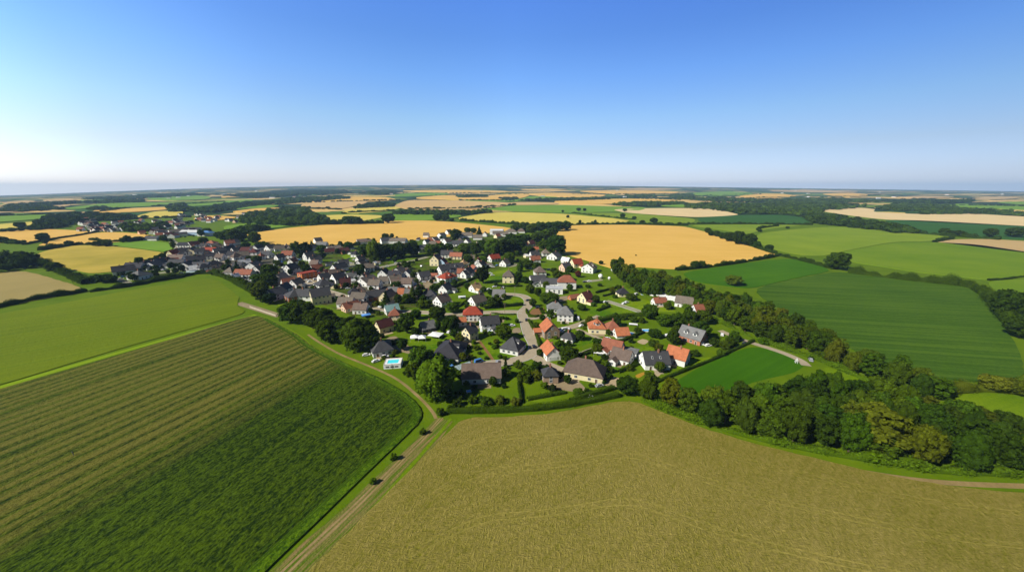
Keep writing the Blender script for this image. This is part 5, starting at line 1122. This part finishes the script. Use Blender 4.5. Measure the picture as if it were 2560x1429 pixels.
def water(name, c):
    t = NT(name); n_ = t.noise(t.pos(), 2.0, 2)
    b = t.bsdf(t.mix(n_, c, tuple(min(1, x*1.25) for x in c)), .08, n_, .02, spec=.5); return t.m
TURQ = water('turquoise_water', (.06, .62, .66)); BLUEW = water('pool_water', (.10, .38, .72)); WHITE = plain('white_panel', (.78, .78, .78), .6); STONE = plain('pale_stone', (.42, .37, .28), .9)
DARKM = plain('dark_metal', (.05, .05, .055), .5); BLUEC = plain('blue_tarpaulin', (.10, .28, .66), .6); WOODM = plain('weathered_wood', (.28, .19, .12), .85); PVM = plain('solar_cells', (.02, .05, .16), .2, .6); GLS = plain('greenhouse_glass', (.30, .38, .38), .2, .6)
def put(name, x, y, yaw): 
    v = P(x, y); return obj(name, None, loc=v, rz=R(yaw)), v
def pool(x, y, yaw, L, W, h, wat, look, deck=1.0, rimm=WHITE):
    e, v = put('swimming_pool', x, y, yaw); l, w = L/2, W/2; a, b = l+deck, w+deck
    m = MB(); m.box(-a, a, -b, -w, -.2, h); m.box(-a, a, w, b, -.2, h); m.box(-a, -l, -w, w, -.2, h); m.box(l, a, -w, w, -.2, h)
    obj('basin', m.mesh('basin', rimm), e)
    m = MB(); m.box(-l+.01, l-.01, -w+.01, w-.01, h-.5, h-.12); obj('pool_water', m.mesh('pool_water', wat), e)
    if h > .8:
        for s in (-1, 1):
            m = MB()
            for k in range(5): m.tube([(-.25, s*(b+.1), .3+k*.4), (.25, s*(b+.1), .3+k*.4)], .03, 6)
            for k in (-.25, .25): m.tube([(k, s*(b+.12), 0), (k, s*(b+.1), h+.7)], .03, 6)
            if s < 0: obj('ladder', m.mesh('ladder', DARKM), e)
        m = MB(); m.box(-a-.06, a+.06, -b-.06, -b+.25, h, h+.14); m.box(-a-.06, a+.06, b-.25, b+.06, h, h+.14); m.box(-a-.06, -a+.25, -b+.25, b-.25, h, h+.14); m.box(a-.25, a+.06, -b+.25, b-.25, h, h+.14); obj('pool_edge', m.mesh('pool_edge', STONE), e)
        for xx in (-.55, .0, .5):
            m = MB(); m.box(xx*a-.9, xx*a+.9, -b-.05, -b+.02, h*.3, h*.62); obj('side_panel', m.mesh('side_panel', DARKM), e)
    thing(e, look, 'pool', None, v, look); return e
pool(984, 913, 8, 5.6, 4.2, 2.4, TURQ, 'raised white pool box with turquoise water beside the striped crop field', 1.5)
pool(1218, 827, 4, 8.2, 2.4, .7, BLUEW, 'long narrow blue pool below the black-roofed modern house', .5)
pool(1570, 832, -30, 7, 3.6, .25, BLUEW, 'blue garden pool beside the orange-roofed houses', .6, STONE)
pool(1616, 826, 0, 5, 3.4, .3, BLUEW, 'small blue round-edged pool by the wild hedge', .5)
pool(1153, 898, 30, 3.2, 2.8, .4, BLUEW, 'square blue pool in the shade of the black barn', .3)
pool(1172, 978, 20, 1.8, 1.6, .3, BLUEW, 'tiny blue paddling pool in deep shade by the brown bungalow', .15)
pool(1610, 736, 10, 5, 3, .2, BLUEW, 'small dark blue pool beside the taupe-roofed white house', .4, STONE)
def tent(x, y, yaw, L, W, h, look, mat=WHITE, peak=1.4, cat='tent'):
    e, v = put('garden_tent' if cat == 'tent' else 'canopy', x, y, yaw); l, w = L/2, W/2
    m = MB(); m.add([(-l, -w, h), (l, -w, h), (l, w, h), (-l, w, h), (0, 0, h+peak), (-l, -w, h-.3), (l, -w, h-.3), (l, w, h-.3), (-l, w, h-.3)], [(0, 1, 4), (1, 2, 4), (2, 3, 4), (3, 0, 4), (5, 6, 1, 0), (6, 7, 2, 1), (7, 8, 3, 2), (8, 5, 0, 3)])
    obj('canopy_cover' , m.mesh('cover', mat), e)
    for sx in (-1, 1):
        for sy in (-1, 1):
            q = MB(); q.tube([(sx*(l-.1), sy*(w-.1), 0), (sx*(l-.1), sy*(w-.1), h)], .05, 6); obj('pole', q.mesh('pole', GUTT), e)
    q = MB(); q.box(-l+.1, l-.1, w-.12, w-.08, 0, h-.1); obj('back_panel', q.mesh('back_panel', mat), e)
    thing(e, look, cat, 'white tents and canopies', v, look)
tent(1037, 850, 12, 5, 4.5, 2.4, 'white peaked garden tent on the lawn, left of its twin')
tent(1056, 851, 8, 4.5, 4.5, 2.4, 'white peaked garden tent touching its twin on the lawn')
tent(1090, 843, -18, 8, 6.5, 2.2, 'wide flat white canopy on the lawn beside two tents', peak=.3, cat='canopy')
tent(1498, 888, -16, 6, 4.4, 2.4, 'flat white terrace canopy beside the rust-roofed house', peak=.25, cat='canopy')
tent(916, 793, 34, 6, 4.5, 2.2, 'bright blue canopy against the brown-roofed house', BLUEC, .7, 'canopy')
tent(1124, 918, 40, 3.4, 2.6, 1.2, 'low blue tarpaulin frame in shade by the black barn', BLUEC, .4, 'canopy')
tent(1155, 746, 10, 6, 3.2, 2, 'long white sunshade beside the white gabled house', peak=.4, cat='canopy')
tent(1583, 813, -14, 5.5, 2.4, 1.2, 'white cover on the lawn by the wild hedge', peak=.2, cat='canopy')
tent(950, 771, 4, 3, 2.4, 1.8, 'small white awning by the garden beds of the lane', peak=.4, cat='canopy')
# greenhouse roof beside the black barn
e, v = put('greenhouse', 1162, 926, 38)
m = MB(); m.box(-4.6, 4.6, -2.6, 2.6, 0, .5); obj('plinth', m.mesh('plinth', STONE), e)
m = MB(); m.add([(-4.6, -2.6, 2.0), (4.6, -2.6, 2.0), (4.6, 2.6, 2.9), (-4.6, 2.6, 2.9), (-4.6, -2.6, 1.9), (4.6, -2.6, 1.9), (4.6, 2.6, 2.8), (-4.6, 2.6, 2.8)], [(0, 1, 2, 3), (7, 6, 5, 4), (0, 4, 5, 1), (1, 5, 6, 2), (2, 6, 7, 3), (3, 7, 4, 0)]); obj('roof', m.mesh('roof', GLS), e)
m = MB()
for k in range(10): m.box(-4.6+k*1.0, -4.54+k*1.0, -2.6, -2.54, .5, 1.9)
for k in range(7): m.add([(-4.6+k*1.5, -2.6, 2.02), (-4.5+k*1.5, -2.6, 2.02), (-4.5+k*1.5, 2.6, 2.93), (-4.6+k*1.5, 2.6, 2.93)], [(0, 1, 2, 3)])
obj('frame', m.mesh('frame', DARKM), e)
m = MB(); m.box(-4.55, 4.55, -2.5, 2.5, .5, 1.9); obj('glazing', m.mesh('glazing', GLS), e)
thing(e, '', 'greenhouse', None, v, 'lean-to greenhouse with grey ribbed glass roof beside the black barn')
# roof panels, small glasshouse
for x, y, yaw, L, W, look in [(479, 684, 6, 9, 4, 'pale blue glasshouse beside the white tent-like shed'), (998, 912, 0, .1, .1, None)]:
    if not look: continue
    e, v = put('greenhouse', x, y, yaw); m = MB(); m.box(-L/2, L/2, -W/2, W/2, 0, 1.8); obj('glazing', m.mesh('glazing', GLS), e)
    m = MB(); m.add([(-L/2, -W/2, 1.8), (L/2, -W/2, 1.8), (L/2, 0, 3), (-L/2, 0, 3), (L/2, W/2, 1.8), (-L/2, W/2, 1.8)], [(0, 1, 2, 3), (3, 2, 4, 5), (1, 4, 2), (5, 0, 3)]); obj('roof', m.mesh('roof', GLS), e)
    thing(e, look, 'greenhouse', None, v, look)
# utility poles
for x, y, h, look in [(1287, 740, 9, 'tall dark utility pole on the lawn above the road loop'), (1262, 783, 8, 'dark utility pole beside the curved village street'), (185, 1142, 2.2, None), (883, 655, 8, 'grey utility pole by the paved yard in the village')]:
    if look is None: continue
    e, v = put('utility_pole', x, y, 20); m = MB(); m.tube([(0, 0, -.3), (0, 0, h)], [.16, .1], 8); obj('post', m.mesh('post', WOODM), e)
    m = MB(); m.box(-.9, .9, -.06, .06, h-.7, h-.55); obj('crossarm', m.mesh('crossarm', WOODM), e)
    for k in (-.8, 0.25, .8):
        m = MB(); m.tube([(k, 0, h-.55), (k, 0, h-.3)], .05, 6); obj('insulator', m.mesh('insulator', WHITE), e)
    thing(e, look, 'utility pole', None, v, look)
e, v = put('field_post', 185, 1140, 0); m = MB(); m.tube([(0, 0, -.3), (0, 0, 1.7)], [.12, .1], 8); obj('post', m.mesh('post', DARKM), e); m = MB(); m.box(-.18, .18, -.12, .12, 1.5, 1.9); obj('cap', m.mesh('cap', DARKM), e)
thing(e, '', 'post', None, v, 'short dark marker post standing in the striped crop field')
e, v = put('goal', 1992, 906, 60)
m = MB(); m.tube([(-1.5, 0, 0), (-1.5, 0, 2), (1.5, 0, 2), (1.5, 0, 0)], .09, 6); obj('goal_frame', m.mesh('goal_frame', WHITE), e)
m = MB()
for k in range(9): m.tube([(-1.5+k*.375, 0, 2), (-1.5+k*.375, .9, 0)], .025, 4)
for k in range(5): m.tube([(-1.5, k*.2, 2-k*.45), (1.5, k*.2, 2-k*.45)], .025, 4)
obj('net', m.mesh('net', WHITE), e)
thing(e, '', 'goal', None, v, 'small white goal at the end of the playing field')
# tanks
for x, y, r, look in [(1501, 696, 2.3, 'largest pale grey ball-shaped tank on the upper lawn'), (1531, 678, 1.7, 'white ball-shaped tank by the edge of the tree belt'), (1523, 699, 1.4, 'small white ball-shaped tank near the grey tank')]:
    e, v = put('water_tank', x, y, 0)
    a, f = ICO3; me = mesh_np('tank_shell', a*r + np.array([0, 0, r+.35]), f, WHITE, smooth=True); obj('tank_shell', me, e)
    m = MB()
    m.tube([(0, 0, 0), (0, 0, .5)], r*.6, 16); obj('base', m.mesh('base', STONE), e)
    m = MB(); m.tube([(0, 0, 2*r+.25), (0, 0, 2*r+.5)], r*.25, 12); obj('lid', m.mesh('lid', GUTT), e)
    thing(e, look, 'tank', 'ball-shaped tanks', v, look)
# low field-stone walls
for px, look in [([(625, 768), (655, 778), (690, 790)], 'low rough stone wall along the lane at the field corner'), ([(1296, 957), (1301, 972)], 'short white garden wall beside the clipped hedge'), ([(975, 755), (1010, 747), (1014, 744)], 'thin white garden wall on the slope by the lane'), ([(1440, 888), (1478, 874)], 'low dark garden wall along the drive')]:
    pts = [P(*p) for p in px]; m = MB()
    for a, b in zip(pts, pts[1:]):
        d = (b-a); l = d.length; d.normalize(); nn = Vector((-d.y, d.x, 0))*.22; k = max(1, int(l/1.6))
        for j in range(k):
            p, q = a + d*(l*j/k), a + d*(l*(j+.99)/k); h = random.uniform(.9, 1.15)
            m.add([p-nn, q-nn, q+nn, p+nn] + [v_ + Vector((0, 0, h)) for v_ in (p-nn*.8, q-nn*.8, q+nn*.8, p+nn*.8)], [(4, 5, 6, 7), (0, 1, 5, 4), (1, 2, 6, 5), (2, 3, 7, 6), (3, 0, 4, 7)])
    o = obj('garden_wall', m.mesh('garden_wall', STONE if 'white' not in look else WHITE)); thing(o, look, 'wall', None, sum(pts, Vector())/len(pts), look)

# ------------------------------------------------------------------ labels that single each thing out
LM = [("the raised turquoise pool", 985, 905), ("the black-roofed barn", 1125, 885), ("the long brown bungalow", 1462, 945), ("the red hipped villa", 1183, 795), ("the road fork", 1305, 785), ("the twin poplars", 1040, 740),
      ("the flat brick-red block", 770, 692), ("the white industrial hall", 1243, 580), ("the huge round tree", 1391, 625), ("the blue-shaded tall house", 805, 755), ("the playing field", 1850, 915), ("the dormered grey barn", 1735, 855),
      ("the white flat annex", 1668, 752), ("the yellow field", 260, 650), ("the dark village conifer", 591, 680), ("the lone hedge tree", 2105, 660), ("the orange-roofed garage", 1376, 895), ("the cream tall house", 1095, 655), ("the two garden tents", 1046, 845),
      ("the bright drooping tree", 1085, 960), ("the L-shaped slate house", 1635, 910), ("the blue dome hall", 515, 588), ("the big wheat field", 1650, 612), ("the central wheat field", 900, 580), ("the farm track", 950, 1200), ("the white house trio", 1690, 770),
      ("the white flat modern house", 1385, 725), ("the pale pointed-roof house", 353, 690), ("the far left wood", 40, 680), ("the teal-roofed house", 983, 780), ("the red low house", 1235, 650), ("the wheat-edge white house", 797, 605), ("the dark twin trees", 945, 640), ("the maroon hipped house", 636, 632), ("the orange steep house", 1372, 830), ("the ball-shaped tanks", 1505, 690)]
def rel(px, py):
    best = min(LM, key=lambda m: (px-m[1])**2 + (2.2*(py-m[2]))**2)
    dx, dy = px-best[1], 2.6*(py-best[2])
    if dx*dx + dy*dy < 14*14: return 'at ' + best[0]
    if abs(dx) > 1.4*abs(dy): w = 'left of ' if dx < 0 else 'right of '
    elif abs(dy) > 1.4*abs(dx): w = 'behind ' if dy < 0 else 'in front of '
    else: w = ('behind ' if dy < 0 else 'in front of ') if abs(dy) > abs(dx) else ('left of ' if dx < 0 else 'right of ')
    return w + best[0]
groups = {}
for o, look, pos, label, g in THINGS:
    if label is None:
        px = to_px(pos)
        groups.setdefault((look, rel(*px)), []).append((px[0], o))
    else: o['label'] = label
for (look, r_), lst in groups.items():
    lst.sort(key=lambda q: q[0]); n = len(lst)
    for i, (_, o) in enumerate(lst):
        s = '' if n == 1 else ', leftmost' if i == 0 else ', rightmost' if i == n-1 else f', {ORD[i]} from left'
        lab = f'{look} {r_}{s}'
        w = lab.split()
        if len(w) > 16: lab = lab.replace(' with ', ' ', 1)
        if len(lab.split()) > 16: lab = lab.replace('gabled ', '').replace('hipped ', '', 1)
        o['label'] = lab

# ------------------------------------------------------------------ sun, sky, air
SUN_AZ, SUN_EL = -118.0, 38.0            # degrees from straight ahead (left is negative), height
sd = Vector((math.sin(R(SUN_AZ))*math.cos(R(SUN_EL)), math.cos(R(SUN_AZ))*math.cos(R(SUN_EL)), math.sin(R(SUN_EL))))
sl = bpy.data.lights.new('sun', 'SUN'); so = bpy.data.objects.new('sun', sl); COL.objects.link(so)
sl.energy = 5.0; sl.angle = R(.53); sl.color = (1.0, .95, .83)
so.rotation_euler = sd.to_track_quat('Z', 'Y').to_euler()
wd = bpy.data.worlds.new('World'); SC.world = wd; wd.use_nodes = True
nt = wd.node_tree; nt.nodes.clear()
out = nt.nodes.new('ShaderNodeOutputWorld'); bg = nt.nodes.new('ShaderNodeBackground'); sky = nt.nodes.new('ShaderNodeTexSky')
sky.sky_type = 'NISHITA'; sky.sun_disc = False; sky.sun_elevation = R(SUN_EL); sky.sun_rotation = R(SUN_AZ)
sky.altitude = 0; sky.air_density = 1.0; sky.dust_density = 0.6; sky.ozone_density = 3.0
bg.inputs[1].default_value = 0.12
# hand-tuned sky tint: deep clean blue above, pale milky band at the horizon, brighter to the left
tc = nt.nodes.new('ShaderNodeTexCoord'); sx = nt.nodes.new('ShaderNodeSeparateXYZ'); nt.links.new(tc.outputs['Generated'], sx.inputs[0])
def sramp(stops, sock, lo, hi):
    mr = nt.nodes.new('ShaderNodeMapRange'); mr.inputs[1].default_value = lo; mr.inputs[2].default_value = hi; nt.links.new(sock, mr.inputs[0])
    rp = nt.nodes.new('ShaderNodeValToRGB'); e = rp.color_ramp.elements
    while len(e) < len(stops): e.new(.5)
    for i, (q, c) in enumerate(stops): e[i].position = (q-lo)/(hi-lo); e[i].color = (*c, 1)
    nt.links.new(mr.outputs[0], rp.inputs[0]); return rp.outputs[0]
el = sramp([(0, (1.25, 1.3, 1.8)), (.03, (1.1, 1.1, 1.45)), (.09, (1.06, 1.0, 1.1)), (.165, (.98, 1.10, 1.22)), (.255, (.78, 1.06, 1.44)), (.33, (.65, .97, 1.47)), (.40, (.62, .97, 1.62)), (.55, (.22, .34, .5)), (1.0, (.06, .085, .12))], sx.outputs[2], 0, 1)  # sky above the view darkened so shadows get less fill
az = sramp([(-.85, (1.45, 1.42, 1.3)), (-.72, (1.2, 1.15, 1.08)), (-.5, (1.05, 1.02, 1.0)), (-.25, (1.0, 1.0, .98)), (0.0, (1, 1, 1)), (.35, (.78, .80, .84)), (.8, (.52, .56, .62)), (1.0, (.5, .5, .55))], sx.outputs[0], -1, 1)
bk = sramp([(-.4, (.36, .35, .32)), (.35, (1, 1, 1))], sx.outputs[1], -1, 1)  # unseen sky behind the camera dimmed to limit fill in the shadows
# below the skyline the air keeps the colour of the horizon
zc = nt.nodes.new('ShaderNodeMath'); zc.operation = 'MAXIMUM'; zc.inputs[1].default_value = .012; nt.links.new(sx.outputs[2], zc.inputs[0])
cb = nt.nodes.new('ShaderNodeCombineXYZ'); nt.links.new(sx.outputs[0], cb.inputs[0]); nt.links.new(sx.outputs[1], cb.inputs[1]); nt.links.new(zc.outputs[0], cb.inputs[2])
nz_ = nt.nodes.new('ShaderNodeVectorMath'); nz_.operation = 'NORMALIZE'; nt.links.new(cb.outputs[0], nz_.inputs[0]); nt.links.new(nz_.outputs[0], sky.inputs[0])
prev = sky.outputs[0]
for t_ in (el, az, bk):
    m = nt.nodes.new('ShaderNodeVectorMath'); m.operation = 'MULTIPLY'; nt.links.new(prev, m.inputs[0]); nt.links.new(t_, m.inputs[1]); prev = m.outputs[0]
nt.links.new(prev, bg.inputs[0]); nt.links.new(bg.outputs[0], out.inputs[0])
hz = MB(); hz.box(-24500, 24500, -700, YEND+300, float(gz.min())-1, float(gz.max())+30)
t = bpy.data.materials.new('haze'); t.use_nodes = True; t.node_tree.nodes.clear()
mo = t.node_tree.nodes.new('ShaderNodeOutputMaterial'); pv = t.node_tree.nodes.new('ShaderNodeVolumePrincipled')
pv.inputs['Color'].default_value = (.46, .70, 1.0, 1); pv.inputs['Density'].default_value = 6.6e-5; pv.inputs['Anisotropy'].default_value = 0.0
t.node_tree.links.new(pv.outputs[0], mo.inputs['Volume'])
obj('haze', hz.mesh('haze', t), kind='stuff')
SC.view_settings.view_transform = 'Standard'; SC.view_settings.look = 'None'; SC.view_settings.exposure = 0.32; SC.view_settings.gamma = 1
SC.render.engine = 'CYCLES'
cy = SC.cycles
cy.max_bounces = 5; cy.diffuse_bounces = 2; cy.glossy_bounces = 2; cy.transmission_bounces = 3; cy.volume_bounces = 0; cy.transparent_max_bounces = 4
cy.caustics_reflective = False; cy.caustics_refractive = False
